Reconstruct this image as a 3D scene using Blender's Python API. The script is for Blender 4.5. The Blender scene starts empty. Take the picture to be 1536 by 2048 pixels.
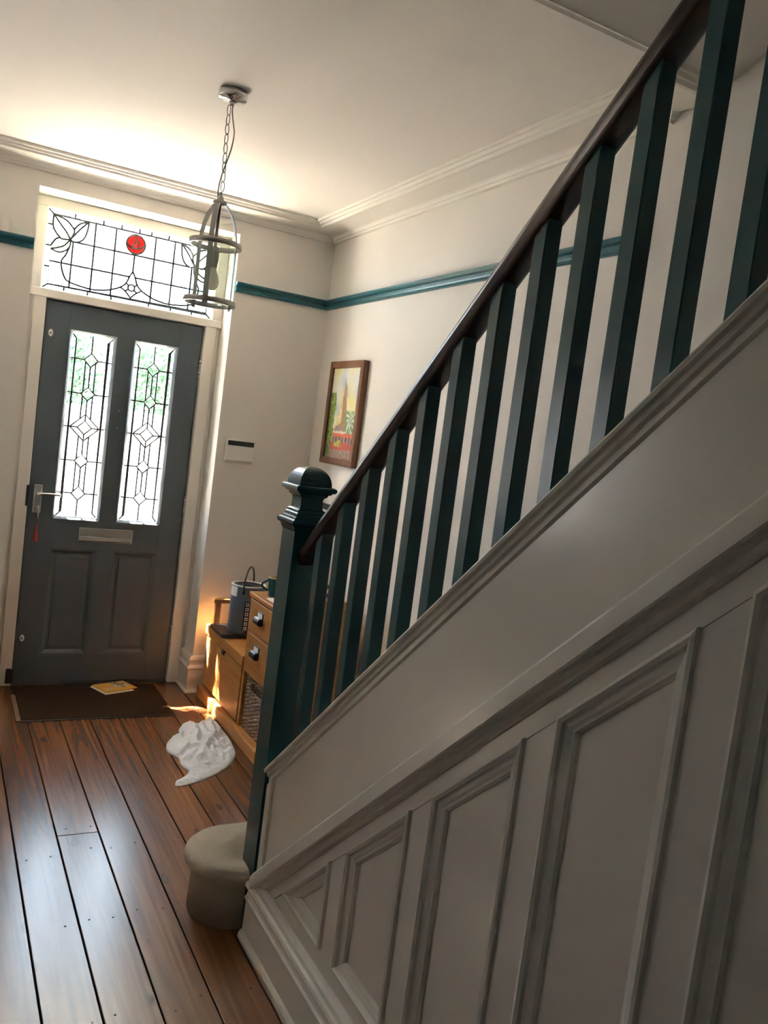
import bpy, bmesh, math, random
from mathutils import Vector, Matrix, noise
from mathutils.geometry import delaunay_2d_cdt
random.seed(7)
S = bpy.context.scene
C = S.collection

# ------------------------------------------------------------------ camera
FPX, YAW, PITCH, ROLL, CAM_H = 1659.0, 0.500140, -0.083494, 0.129637, 1.53
fwd = Vector((math.sin(YAW)*math.cos(PITCH), math.cos(YAW)*math.cos(PITCH), math.sin(PITCH)))
rgt = Vector((math.cos(YAW), -math.sin(YAW), 0))
upv = rgt.cross(fwd)
cx = math.cos(ROLL)*rgt + math.sin(ROLL)*upv
cy = -math.sin(ROLL)*rgt + math.cos(ROLL)*upv
cam_d = bpy.data.cameras.new('camera'); cam = bpy.data.objects.new('camera', cam_d); C.objects.link(cam)
cam_d.sensor_fit = 'HORIZONTAL'; cam_d.sensor_width = 36.0; cam_d.lens = FPX/1536*36.0
cam_d.clip_start = 0.03; cam_d.clip_end = 200
m = Matrix((cx, cy, -fwd)).transposed().to_4x4(); m.translation = (0, 0, CAM_H); cam.matrix_world = m
S.camera = cam

# ------------------------------------------------------------------ world, sun, exposure
SKY, SUN, EXPO = 6.8, 140.0, 1.68
w = bpy.data.worlds.new('sky'); S.world = w; w.use_nodes = True
bg = w.node_tree.nodes['Background']; bg.inputs[0].default_value = (0.70, 0.85, 1.0, 1); bg.inputs[1].default_value = SKY
sd = bpy.data.lights.new('sun', 'SUN'); sd.energy = SUN; sd.color = (1.0, 0.88, 0.74); sd.angle = math.radians(0.9)
so = bpy.data.objects.new('sun', sd); C.objects.link(so)
so.rotation_euler = Vector((0.55, -0.46, -0.95)).to_track_quat('-Z', 'Y').to_euler(); so.location = (-3, 9, 8)
pd = bpy.data.lights.new('door_portal', 'AREA'); pd.shape = 'RECTANGLE'; pd.size = 0.98; pd.size_y = 1.72; pd.cycles.is_portal = True
po = bpy.data.objects.new('door_portal', pd); C.objects.link(po); po.location = (0.845, 4.78, 1.70)
po.rotation_euler = Vector((0, -1, 0)).to_track_quat('-Z', 'Z').to_euler()
pd2 = bpy.data.lights.new('added_window_portal', 'AREA'); pd2.shape = 'RECTANGLE'; pd2.size = .25; pd2.size_y = .9; pd2.cycles.is_portal = True  # portal for the added window of the unseen side room
po2 = bpy.data.objects.new('added_window_portal', pd2); C.objects.link(po2); po2.location = (-1.95, 4.60, 1.55)
po2.rotation_euler = Vector((0, -1, 0)).to_track_quat('-Z', 'Z').to_euler()
S.view_settings.view_transform = 'Standard'; S.view_settings.look = 'None'; S.view_settings.gamma = 1.0
S.view_settings.use_curve_mapping = False; S.view_settings.exposure = EXPO
S.cycles.max_bounces = 10; S.cycles.diffuse_bounces = 6; S.cycles.glossy_bounces = 4
S.cycles.transparent_max_bounces = 24; S.cycles.transmission_bounces = 8
S.cycles.sample_clamp_indirect = 12.0; S.cycles.caustics_reflective = False; S.cycles.caustics_refractive = False

# ------------------------------------------------------------------ helpers
WL = {}
def wloc(o):
    v = Vector(o.location)
    while o.parent: o = o.parent; v += Vector(o.location)
    return v
def tag(o, label=None, cat=None, group=None, kind=None):
    if label: o['label'] = label
    if cat: o['category'] = cat
    if group: o['group'] = group
    if kind: o['kind'] = kind
    return o
def thing(name, loc, label=None, cat=None, group=None, kind=None):
    o = bpy.data.objects.new(name, None); C.objects.link(o); o.location = loc; o.empty_display_size = 0.05
    return tag(o, label, cat, group, kind)
def link_mesh(name, me, mat, parent=None, smooth=False):
    """mesh in world coordinates -> object with its own origin, parented"""
    xs = [v.co for v in me.vertices]
    lo = Vector((min(v.x for v in xs), min(v.y for v in xs), min(v.z for v in xs)))
    hi = Vector((max(v.x for v in xs), max(v.y for v in xs), max(v.z for v in xs)))
    org = Vector(((lo.x+hi.x)/2, (lo.y+hi.y)/2, lo.z))
    me.transform(Matrix.Translation(-org))
    if mat:
        for mm in (mat if isinstance(mat, (list, tuple)) else [mat]): me.materials.append(mm)
    if smooth:
        for p in me.polygons: p.use_smooth = True
    o = bpy.data.objects.new(name, me); C.objects.link(o)
    if parent: o.parent = parent; o.location = org - wloc(parent)
    else: o.location = org
    return o
def from_bm(name, bm, mat, parent=None, smooth=False, fix=True):
    if fix: bmesh.ops.recalc_face_normals(bm, faces=bm.faces)
    me = bpy.data.meshes.new(name); bm.to_mesh(me); bm.free()
    return link_mesh(name, me, mat, parent, smooth)
def bm_box(bm, x0, x1, y0, y1, z0, z1, bev=0, seg=1):
    b = bmesh.new()
    vs = [b.verts.new((x, y, z)) for x in (x0, x1) for y in (y0, y1) for z in (z0, z1)]
    for f in ((0,1,3,2),(4,6,7,5),(0,4,5,1),(2,3,7,6),(0,2,6,4),(1,5,7,3)): b.faces.new([vs[i] for i in f])
    if bev: bmesh.ops.bevel(b, geom=b.edges[:], offset=bev, segments=seg, profile=0.5, affect='EDGES')
    t = bpy.data.meshes.new('t'); b.to_mesh(t); b.free(); bm.from_mesh(t); bpy.data.meshes.remove(t)
def box(name, x0, x1, y0, y1, z0, z1, mat, parent=None, bev=0.0, seg=1):
    bm = bmesh.new(); bm_box(bm, x0, x1, y0, y1, z0, z1, bev, seg); return from_bm(name, bm, mat, parent)
def prism(name, pts, axis, a0, a1, mat, parent=None, bev=0.0):
    """polygon pts (2D) extruded along an axis: 'x' -> pts=(y,z); 'y' -> (x,z); 'z' -> (x,y)"""
    bm = bmesh.new()
    def mk(p, a): return {'x': (a, p[0], p[1]), 'y': (p[0], a, p[1]), 'z': (p[0], p[1], a)}[axis]
    A = [bm.verts.new(mk(p, a0)) for p in pts]; B = [bm.verts.new(mk(p, a1)) for p in pts]
    n = len(pts); bm.faces.new(A); bm.faces.new(B[::-1])
    for i in range(n): bm.faces.new((A[i], B[i], B[(i+1) % n], A[(i+1) % n]))
    if bev: bmesh.ops.bevel(bm, geom=bm.edges[:], offset=bev, segments=1, profile=0.5, affect='EDGES')
    return from_bm(name, bm, mat, parent)
def lathe_bm(bm, prof, seg, centre, square=False, rot=0.0, cap='both'):
    rings = []
    for r, z in prof:
        ring = []
        n = 4 if square else seg
        for i in range(n):
            a = 2*math.pi*i/n + (math.pi/4 if square else rot); rr = r*math.sqrt(2) if square else r
            ring.append(bm.verts.new((centre[0]+rr*math.cos(a), centre[1]+rr*math.sin(a), centre[2]+z)))
        rings.append(ring)
    for a, b in zip(rings, rings[1:]):
        n = len(a)
        for i in range(n): bm.faces.new((a[i], a[(i+1) % n], b[(i+1) % n], b[i]))
    if prof[0] == prof[-1]: cap = 'none'
    if prof[0][0] > 1e-6 and cap in ('both', 'first'): bm.faces.new(rings[0][::-1])
    if prof[-1][0] > 1e-6 and cap == 'both': bm.faces.new(rings[-1])
def lathe(name, prof, centre, mat, parent=None, seg=32, square=False, smooth=True, cap='both'):
    bm = bmesh.new(); lathe_bm(bm, prof, seg, centre, square, 0.0, cap)
    return from_bm(name, bm, mat, parent, smooth and not square)
def tube_bm(bm, pts, r, seg=8, closed=False, flat=None):
    pts = [Vector(p) for p in pts]; n = len(pts); rings = []
    prev = None
    for i, p in enumerate(pts):
        a = pts[(i-1) % n] if (closed or i > 0) else p; b = pts[(i+1) % n] if (closed or i < n-1) else p
        t = (b-a).normalized()
        if prev is None:
            ref = Vector((0, 0, 1)) if abs(t.z) < .9 else Vector((1, 0, 0)); u = t.cross(ref).normalized()
        else: u = (prev - t*prev.dot(t)).normalized()
        prev = u; v = t.cross(u)
        rr = r[i] if isinstance(r, (list, tuple)) else r
        rings.append([bm.verts.new(p + rr*(math.cos(2*math.pi*k/seg)*u + math.sin(2*math.pi*k/seg)*v)) for k in range(seg)])
    rng = range(n) if closed else range(n-1)
    for i in rng:
        a, b = rings[i], rings[(i+1) % n]
        for k in range(seg): bm.faces.new((a[k], a[(k+1) % seg], b[(k+1) % seg], b[k]))
    if not closed: bm.faces.new(rings[0][::-1]); bm.faces.new(rings[-1])
def tube(name, pts, r, mat, parent=None, seg=8, closed=False):
    bm = bmesh.new(); tube_bm(bm, pts, r, seg, closed); return from_bm(name, bm, mat, parent, True)
def sweep(name, prof, path, mat, parent=None, side=1):
    """prof: (out, z) pairs, open or closed polygon; path: 2D wall line; profile offset to the side of travel, mitred"""
    bm = bmesh.new(); P = [Vector(p) for p in path]; rings = []
    for i, p in enumerate(P):
        d0 = (P[i]-P[i-1]).normalized() if i > 0 else None
        d1 = (P[i+1]-P[i]).normalized() if i < len(P)-1 else None
        n0 = Vector((-d0.y, d0.x))*side if d0 else None; n1 = Vector((-d1.y, d1.x))*side if d1 else None
        if n0 is None: off = n1
        elif n1 is None: off = n0
        else: off = (n0+n1)/(1+n0.dot(n1))
        rings.append([bm.verts.new((p.x+off.x*o, p.y+off.y*o, z)) for o, z in prof])
    n = len(prof)
    for a, b in zip(rings, rings[1:]):
        for k in range(n): bm.faces.new((a[k], b[k], b[(k+1) % n], a[(k+1) % n]))
    bm.faces.new(rings[0]); bm.faces.new(rings[-1][::-1])
    return from_bm(name, bm, mat, parent)
def slopeband(name, prof, y0, y1, line, mat, parent=None, cap=True):
    """prof: (x, dz) polygon, swept along y from y0 to y1 with z = line(y) + dz"""
    bm = bmesh.new()
    A = [bm.verts.new((x, y0, line(y0)+dz)) for x, dz in prof]; B = [bm.verts.new((x, y1, line(y1)+dz)) for x, dz in prof]
    n = len(prof)
    for k in range(n): bm.faces.new((A[k], B[k], B[(k+1) % n], A[(k+1) % n]))
    bm.faces.new(A); bm.faces.new(B[::-1])
    return from_bm(name, bm, mat, parent)
def copy_tree(o, parent=None):
    c = o.copy(); C.objects.link(c); c.parent = parent
    for ch in list(o.children): copy_tree(ch, c)
    return c

# ------------------------------------------------------------------ materials
def nodes(name):
    m = bpy.data.materials.new(name); m.use_nodes = True; nt = m.node_tree
    return m, nt, nt.nodes['Principled BSDF']
def N(nt, t, **kw):
    n = nt.nodes.new(t)
    for k, v in kw.items(): setattr(n, k, v)
    return n
def paint(name, col, rough=0.5, var=0.04, scale=6.0, bump=0.0, bscale=60.0, spec=0.5, metal=0.0, coat=0.0, stretch=None):
    m, nt, b = nodes(name)
    tc = N(nt, 'ShaderNodeTexCoord'); src = tc.outputs['Object']
    if stretch:
        mp = N(nt, 'ShaderNodeMapping'); mp.inputs['Scale'].default_value = stretch; nt.links.new(src, mp.inputs[0]); src = mp.outputs[0]
    nz = N(nt, 'ShaderNodeTexNoise'); nz.inputs['Scale'].default_value = scale; nz.inputs['Detail'].default_value = 5
    nt.links.new(src, nz.inputs['Vector'])
    mx = N(nt, 'ShaderNodeMix', data_type='RGBA')
    mx.inputs[6].default_value = (*[c*(1-var) for c in col], 1); mx.inputs[7].default_value = (*[min(1, c*(1+var)) for c in col], 1)
    nt.links.new(nz.outputs['Fac'], mx.inputs[0]); nt.links.new(mx.outputs[2], b.inputs['Base Color'])
    b.inputs['Roughness'].default_value = rough; b.inputs['Metallic'].default_value = metal
    b.inputs['Specular IOR Level'].default_value = spec; b.inputs['Coat Weight'].default_value = coat
    if bump:
        n2 = N(nt, 'ShaderNodeTexNoise'); n2.inputs['Scale'].default_value = bscale; n2.inputs['Detail'].default_value = 4
        nt.links.new(src, n2.inputs['Vector'])
        bp = N(nt, 'ShaderNodeBump'); bp.inputs['Strength'].default_value = bump; bp.inputs['Distance'].default_value = 0.004 if bump > .8 else 0.002
        nt.links.new(n2.outputs['Fac'], bp.inputs['Height']); nt.links.new(bp.outputs[0], b.inputs['Normal'])
    return m
def wood(name, dark, light, rough=0.35, grain=(30, 2, 30), knots=0.0, wear=0.0, bump=0.15, rvar=0.0):
    m, nt, b = nodes(name); L = nt.links.new
    tc = N(nt, 'ShaderNodeTexCoord'); oi = N(nt, 'ShaderNodeObjectInfo')
    ad = N(nt, 'ShaderNodeVectorMath', operation='ADD'); sc = N(nt, 'ShaderNodeVectorMath', operation='SCALE')
    cb = N(nt, 'ShaderNodeCombineXYZ')
    for k in range(3): L(oi.outputs['Random'], cb.inputs[k])
    L(cb.outputs[0], sc.inputs[0]); sc.inputs['Scale'].default_value = 13.7
    L(tc.outputs['Object'], ad.inputs[0]); L(sc.outputs[0], ad.inputs[1])
    mp = N(nt, 'ShaderNodeMapping'); mp.inputs['Scale'].default_value = grain; L(ad.outputs[0], mp.inputs[0])
    n1 = N(nt, 'ShaderNodeTexNoise'); n1.inputs['Scale'].default_value = 1.0; n1.inputs['Detail'].default_value = 6; n1.inputs['Distortion'].default_value = 1.2
    L(mp.outputs[0], n1.inputs['Vector'])
    rp = N(nt, 'ShaderNodeValToRGB'); rp.color_ramp.elements[0].position = .3; rp.color_ramp.elements[1].position = .7
    rp.color_ramp.elements[0].color = (*dark, 1); rp.color_ramp.elements[1].color = (*light, 1); L(n1.outputs['Fac'], rp.inputs[0])
    col = rp.outputs[0]
    # board to board variation
    hs = N(nt, 'ShaderNodeHueSaturation'); mr = N(nt, 'ShaderNodeMapRange'); mr.inputs[3].default_value = .82; mr.inputs[4].default_value = 1.15
    L(oi.outputs['Random'], mr.inputs[0]); L(mr.outputs[0], hs.inputs['Value']); L(col, hs.inputs['Color']); col = hs.outputs[0]
    if knots:
        mk = N(nt, 'ShaderNodeMapping'); mk.inputs['Scale'].default_value = (9, 3.6, 9); L(ad.outputs[0], mk.inputs[0])
        vo = N(nt, 'ShaderNodeTexVoronoi'); vo.inputs['Scale'].default_value = 1.0; L(mk.outputs[0], vo.inputs['Vector'])
        kr = N(nt, 'ShaderNodeMapRange'); kr.inputs[1].default_value = .06; kr.inputs[2].default_value = .13; kr.inputs[3].default_value = knots; kr.inputs[4].default_value = 0
        L(vo.outputs['Distance'], kr.inputs[0])
        mx = N(nt, 'ShaderNodeMix', data_type='RGBA'); mx.inputs[7].default_value = (dark[0]*.35, dark[1]*.3, dark[2]*.3, 1)
        L(kr.outputs[0], mx.inputs[0]); L(col, mx.inputs[6]); col = mx.outputs[2]
    if wear:
        nw = N(nt, 'ShaderNodeTexNoise'); nw.inputs['Scale'].default_value = 95; nw.inputs['Detail'].default_value = 8; nw.inputs['Roughness'].default_value = .7; L(tc.outputs['Object'], nw.inputs['Vector'])
        n3 = N(nt, 'ShaderNodeTexNoise'); n3.inputs['Scale'].default_value = 2.4; L(ad.outputs[0], n3.inputs['Vector'])
        r1 = N(nt, 'ShaderNodeMapRange'); r1.inputs[1].default_value = .68; r1.inputs[2].default_value = .78; L(nw.outputs['Fac'], r1.inputs[0])
        r2 = N(nt, 'ShaderNodeMapRange'); r2.inputs[1].default_value = .5; r2.inputs[2].default_value = .66; r2.inputs[4].default_value = wear; L(n3.outputs['Fac'], r2.inputs[0])
        mu = N(nt, 'ShaderNodeMath', operation='MULTIPLY'); L(r1.outputs[0], mu.inputs[0]); L(r2.outputs[0], mu.inputs[1])
        mx = N(nt, 'ShaderNodeMix', data_type='RGBA'); mx.inputs[7].default_value = (.5, .42, .33, 1); L(mu.outputs[0], mx.inputs[0]); L(col, mx.inputs[6]); col = mx.outputs[2]
    L(col, b.inputs['Base Color'])
    if wear: b.inputs['Specular IOR Level'].default_value = .85
    if rvar:
        n4 = N(nt, 'ShaderNodeTexNoise'); n4.inputs['Scale'].default_value = 38; n4.inputs['Detail'].default_value = 6; L(ad.outputs[0], n4.inputs['Vector'])
        r4 = N(nt, 'ShaderNodeMapRange'); r4.inputs[1].default_value = .3; r4.inputs[2].default_value = .7; r4.inputs[3].default_value = rough-rvar; r4.inputs[4].default_value = rough+rvar
        L(n4.outputs['Fac'], r4.inputs[0]); L(r4.outputs[0], b.inputs['Roughness'])
    else: b.inputs['Roughness'].default_value = rough
    if bump:
        bp = N(nt, 'ShaderNodeBump'); bp.inputs['Strength'].default_value = bump; bp.inputs['Distance'].default_value = .002
        L(n1.outputs['Fac'], bp.inputs['Height']); L(bp.outputs[0], b.inputs['Normal'])
    return m
def glass(name, tint, refl=0.06):
    m = bpy.data.materials.new(name); m.use_nodes = True; nt = m.node_tree; nt.nodes.clear()
    out = N(nt, 'ShaderNodeOutputMaterial'); t = N(nt, 'ShaderNodeBsdfTransparent'); g = N(nt, 'ShaderNodeBsdfGlossy'); mx = N(nt, 'ShaderNodeMixShader')
    nz = N(nt, 'ShaderNodeTexNoise'); nz.inputs['Scale'].default_value = 30; mr = N(nt, 'ShaderNodeMix', data_type='RGBA')
    mr.inputs[6].default_value = (*tint, 1); mr.inputs[7].default_value = (*[min(1, c*1.06) for c in tint], 1); nt.links.new(nz.outputs['Fac'], mr.inputs[0])
    nt.links.new(mr.outputs[2], t.inputs[0]); g.inputs['Roughness'].default_value = .05; mx.inputs[0].default_value = refl
    nt.links.new(t.outputs[0], mx.inputs[1]); nt.links.new(g.outputs[0], mx.inputs[2]); nt.links.new(mx.outputs[0], out.inputs[0])
    return m
M = {}
M['wall'] = paint('wall_paint', (.74, .71, .67), .65, .02, 3, .12, 180)
M['ceil'] = paint('ceiling_paint', (.79, .755, .725), .75, .02, 2, .10, 150)
M['corn'] = paint('cornice_paint', (.76, .73, .685), .6, .02, 6)
M['gloss'] = paint('white_gloss_paint', (.66, .63, .585), .24, .03, 9, .10, 45)
M['gloss2'] = paint('white_satin_paint', (.72, .69, .64), .35, .02, 9)
M['teal'] = paint('teal_gloss_paint', (.012, .062, .072), .27, .08, 12, .12, 40)
M['teal2'] = paint('teal_rail_paint', (.010, .100, .13), .33, .10, 14)
M['rail'] = wood('mahogany', (.022, .008, .006), (.05, .020, .014), .33, (40, 3, 40))
M['door'] = paint('door_grey_paint', (.085, .106, .122), .36, .05, 8, .06, 60)
M['floor'] = wood('pine_floor', (.100, .038, .014), (.195, .078, .028), .255, (30, 1.3, 30), knots=.7, wear=.5, bump=.045, rvar=0)
M['under'] = paint('subfloor_dark', (.012, .009, .007), .9)
M['pine'] = wood('honey_pine', (.34, .140, .038), (.48, .225, .068), .32, (3, 3, 26), bump=.05)
M['pineh'] = wood('honey_pine_rails', (.34, .140, .038), (.48, .225, .068), .32, (26, 3, 26), bump=.05)
M['dkwood'] = wood('brown_frame_wood', (.10, .04, .018), (.18, .075, .03), .35, (30, 30, 4), bump=.05)
M['chrome'] = paint('chrome', (.62, .61, .60), .12, .02, 5, metal=1.0)
M['dchrome'] = paint('brushed_nickel', (.40, .385, .37), .28, .05, 20, metal=1.0)
M['steel'] = paint('satin_steel', (.55, .53, .51), .3, .04, 20, metal=1.0)
M['black'] = paint('black_plastic', (.012, .012, .013), .3, .1, 20)
M['blackmetal'] = paint('black_metal', (.014, .013, .013), .45, .1, 20)
M['white'] = paint('white_plastic', (.74, .72, .68), .4, .02, 10)
M['paper'] = paint('white_paper', (.82, .82, .82), .7, .02, 10)
M['lead'] = paint('lead_came', (.06, .06, .062), .5, .1, 30)
M['carpet'] = paint('cream_carpet', (.47, .415, .34), .95, .22, 170, 1.0, 260, spec=.1)
M['cloth'] = paint('white_muslin', (.80, .79, .80), .9, .04, 20, .5, 300, spec=.1)
M['mat'] = paint('brown_coir', (.036, .019, .010), .95, .35, 260, 1.0, 700, spec=.1)
M['matedge'] = paint('worn_timber_edge', (.16, .10, .055), .8, .25, 60)
M['g_clear'] = glass('clear_glass', (.97, .98, .985))
M['g_green'] = glass('pale_green_glass', (.80, .93, .66))
M['g_yel'] = glass('pale_yellow_glass', (.95, .95, .68))
M['g_red'] = glass('red_glass', (.36, .028, .02))
M['g_red2'] = glass('dark_red_glass', (.16, .018, .02))
M['g_lamp'] = glass('lantern_glass', (.93, .975, .95), .07)

# ------------------------------------------------------------------ measured layout (metres)
XL, XR, YF, ZC = -0.30, 1.905, 4.47, 2.666
RX0, RX1, RZ = 0.342, 1.348, 2.537          # opening in the front wall
YD = 4.66                                   # inner face of the door
DX0, DX1, DZ1 = 0.438, 1.255, 2.035
WT = 4.4

# ------------------------------------------------------------------ shell
floor = tag(box('floor', XL, XR, -3.0, 4.80, -0.06, -0.022, M['under']), kind='structure')
seams = [-.227-.14, -.227, -.087, .053, .193, .333, .474, .617, .756, .898, 1.035, 1.172, 1.312, 1.452, 1.592, 1.732, 1.905]
def board(x0, x1, y0, y1):
    bm = bmesh.new(); g = .0022
    bm_box(bm, x0+g, x1-g, y0+.001, y1-.001, -.022, 0, .0016)
    return from_bm('floor_board', bm, M['floor'], floor)
for a, b in zip(seams, seams[1:]):
    a = max(a, XL)
    if abs(a-.474) < .01: board(a, b, -3, 2.957); board(a, b, 2.957, 4.64)
    elif a > .95: board(a, b, -3, .9); board(a, b, .9, 4.64)
    else: board(a, b, -3, 4.64)
# nails in the boards
bm = bmesh.new()
for yj in [1.55, 1.98, 2.42, 2.83, 2.985, 3.3, 3.72, 4.02]:
    for a, b in zip(seams[4:13], seams[5:14]):
        for fx in (.22, .78):
            if random.random() < .8 and not (abs(yj-2.985) < .01 and not abs(a-.474) < .01):
                x = a+(b-a)*fx+random.uniform(-.012, .012); y = yj+random.uniform(-.02, .02)
                lathe_bm(bm, [(.0034, -.0005), (.0032, .0006)], 7, (x, y, 0))
nails = from_bm('floor_nails', bm, M['under'], floor); nails['kind'] = 'stuff'

bm = bmesh.new()
bm_box(bm, XL-.1, RX0, YF, 4.80, -.06, WT); bm_box(bm, RX1, XR+.1, YF, 4.80, -.06, WT); bm_box(bm, RX0, RX1, YF, 4.80, RZ, WT)
tag(from_bm('wall_front', bm, M['wall']), kind='structure')
tag(box('wall_right', XR, XR+.1, -3.1, 4.80, -.06, WT, M['wall']), kind='structure')
LD0, LD1 = 2.30, 3.10                     # added unseen doorway to a side room, lights the stairs from the left
WX0, WX1, WZ0, WZ1 = -2.075, -1.825, 1.1, 2.0  # added window, sized for the light on panelling and balusters
bm = bmesh.new(); bm_box(bm, XL-.1, XL, -3.1, LD0, -.06, WT); bm_box(bm, XL-.1, XL, LD1, 4.80, -.06, WT); bm_box(bm, XL-.1, XL, LD0, LD1, 2.05, WT)
tag(from_bm('wall_left', bm, M['wall']), kind='structure')
bm = bmesh.new(); bm_box(bm, -3.4, WX0, YF, 4.60, -.06, 2.8); bm_box(bm, WX1, XL-.1, YF, 4.60, -.06, 2.8); bm_box(bm, WX0, WX1, YF, 4.60, -.06, WZ0); bm_box(bm, WX0, WX1, YF, 4.60, WZ1, 2.8)  # side room added out of view to bring daylight in from the left
tag(from_bm('wall_added_room_front', bm, M['wall']), kind='structure')
tag(box('wall_added_room_left', -3.5, -3.4, .8, 4.60, -.06, 2.8, M['wall']), kind='structure')
tag(box('wall_added_room_back', -3.5, XL-.1, .7, .8, -.06, 2.8, M['wall']), kind='structure')
tag(box('ceiling_added_room', -3.5, XL-.1, .7, 4.60, 2.7, 2.8, M['ceil']), kind='structure')
tag(box('floor_added_room', -3.5, XL-.1, .7, 4.60, -.06, 0, M['carpet']), kind='structure')
tag(box('wall_back', XL-.1, XR+.1, -3.1, -3.0, -.06, WT, M['wall']), kind='structure')
bm = bmesh.new()
bm_box(bm, XL-.1, XR+.1, 1.78, 4.80, ZC, ZC+.12); bm_box(bm, XL-.1, .94, -3.1, 1.78, ZC, ZC+.12)
tag(from_bm('ceiling', bm, M['ceil']), kind='structure')
# sloping soffit under the next flight, with its side cheek
ys = [(1.80, ZC-.004+.0), (1.0, ZC+.33*.78), (-3.1, WT-.05)]
prism('ceiling_stair_soffit', ys + [(y, z+.1) for y, z in ys[::-1]], 'x', .94, XR+.1, M['ceil'])['kind'] = 'structure'
prism('wall_stairwell', [(1.78, ZC+.02), (-3.1, ZC+.02), (-3.1, WT), (1.78, WT)], 'x', .90, .945, M['wall'])['kind'] = 'structure'

# cornice
cor = [(0, ZC), (.206, ZC), (.206, ZC-.004), (.204, ZC-.012), (.196, ZC-.014), (.192, ZC-.008), (.188, ZC-.014), (.184, ZC-.022), (.177, ZC-.023), (.173, ZC-.016), (.169, ZC-.022), (.166, ZC-.031), (.158, ZC-.033)]
for i in range(9):
    t = i/8*math.pi/2
    cor.append((.150-.110*math.sin(t), ZC-.030-.0*i+(-.006)*(1-math.cos(t))))
cor += [(.034, ZC-.040), (.028, ZC-.048), (.020, ZC-.050), (.016, ZC-.060), (0, ZC-.062)]
tag(sweep('trim_cornice', cor, [(XL, YF), (XR, YF), (XR, 1.985), (XR+.06, 1.985)], M['corn'], side=-1), kind='structure')
# picture rail
pr_ = [(0, 0), (.012, .002), (.020, .008), (.022, .016), (.012, .020), (.012, .030), (.026, .034), (.034, .042), (.034, .049), (.022, .053), (0, .053)]
prail = [(o, 2.232+z) for o, z in pr_]
tag(sweep('trim_picture_rail_left', prail, [(XL, YF), (RX0-.004, YF)], M['teal2'], side=-1), kind='structure')
tag(sweep('trim_picture_rail_right', prail, [(RX1+.004, YF), (XR, YF), (XR, 2.02)], M['teal2'], side=-1), kind='structure')
# skirting
sk = [(0, 0), (.036, 0), (.036, .010), (.030, .016), (.026, .018), (.026, .128), (.030, .132), (.034, .142), (.028, .150), (.020, .158), (.022, .172), (.026, .186), (.020, .200), (.010, .206), (0, .208)]
tag(sweep('baseboard_front', sk, [(RX1, 4.64), (RX1, YF), (XR, YF), (XR, 2.55)], M['gloss2'], side=-1), kind='structure')
tag(sweep('baseboard_left', sk, [(XL, -3), (XL, YF), (RX0-.01, YF)], M['gloss2'], side=-1), kind='structure')

# ------------------------------------------------------------------ front door
door = thing('door_1', (.846, YD, 0), 'dark grey panelled front door with two tall leaded glass lights', None, kind='structure')
fr = M['gloss2']
box('jamb', .3425, .376, 4.650, 4.74, 0, 2.05, fr, door, .002)
box('jamb', .374, DX0-.004, 4.630, 4.74, 0, 2.052, fr, door, .004)
box('jamb', DX1+.004, 1.322, 4.630, 4.74, 0, 2.052, fr, door, .004)
box('jamb', 1.320, 1.3475, 4.648, 4.74, 0, 2.05, fr, door, .002)
box('door_stop_bead', DX0-.006, DX0+.010, 4.705, 4.74, 0, DZ1, fr, door)
box('door_stop_bead', DX1-.010, DX1+.006, 4.705, 4.74, 0, DZ1, fr, door)
GL = (.578, .788); GR = (.906, 1.114); GZ = (.917, 1.886)
# leaf: stiles and rails
box('threshold', .3425, 1.3475, 4.668, 4.80, -.03, .011, M['door'], door, .002)
box('head_stop', .376, 1.320, 4.70, 4.74, DZ1-.012, 2.05, fr, door)
for x0, x1, z0, z1 in ((DX0, GL[0]-.016, .012, DZ1-.004), (GR[1]+.016, DX1, .012, DZ1-.004), (GL[1]+.016, GR[0]-.016, .16, .745), (GL[1]+.016, GR[0]-.016, .901, 1.902), (DX0, DX1, 1.902, DZ1-.004), (DX0, DX1, .745, .901), (DX0, DX1, .012, .160)):
    if x0 == DX0 and x1 == DX1: x0, x1 = GL[0]-.016, GR[1]+.016
    box('door_rail' if z1-z0 < .3 else 'door_stile', x0, x1, YD, YD+.044, z0, z1, M['door'], door, .0012)
box('weather_bar', DX0, DX1, YD+.01, YD+.05, .001, .012, M['blackmetal'], door)
def panel_frame(name, x0, x1, z0, z1, prof, mat, parent, yface):
    """mitred moulding round an opening; prof: (inset, depth behind yface)"""
    bm = bmesh.new(); rings = []
    for ins, d in prof:
        rings.append([bm.verts.new(p) for p in ((x0+ins, yface+d, z0+ins), (x1-ins, yface+d, z0+ins), (x1-ins, yface+d, z1-ins), (x0+ins, yface+d, z1-ins))])
    rings.append(rings[0])
    for a, b in zip(rings, rings[1:]):
        for k in range(4): bm.faces.new((a[k], a[(k+1) % 4], b[(k+1) % 4], b[k]))
    return from_bm(name, bm, mat, parent)
mprof = [(-.004, 0), (-.004, -.005), (.003, -.006), (.008, -.001), (.014, .006), (.018, .014), (.018, .03), (-.004, .03)]
for x0, x1 in (GL, GR):
    panel_frame('glazing_bead', x0-.016, x1+.016, GZ[0]-.016, GZ[1]+.016, mprof, M['door'], door, YD)
    lp = box('lower_panel', x0-.016, x1+.016, YD+.016, YD+.03, .160, .745, M['door'], door)
    panel_frame('panel_bead', x0-.016, x1+.016, .160, .745, [(0, 0), (.010, .001), (.020, .008), (.026, .014), (.026, .03), (0, .03)], M['door'], door, YD)
    box('raised_field', x0+.022, x1-.022, YD+.008, YD+.02, .198, .707, M['door'], door, .006)

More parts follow.
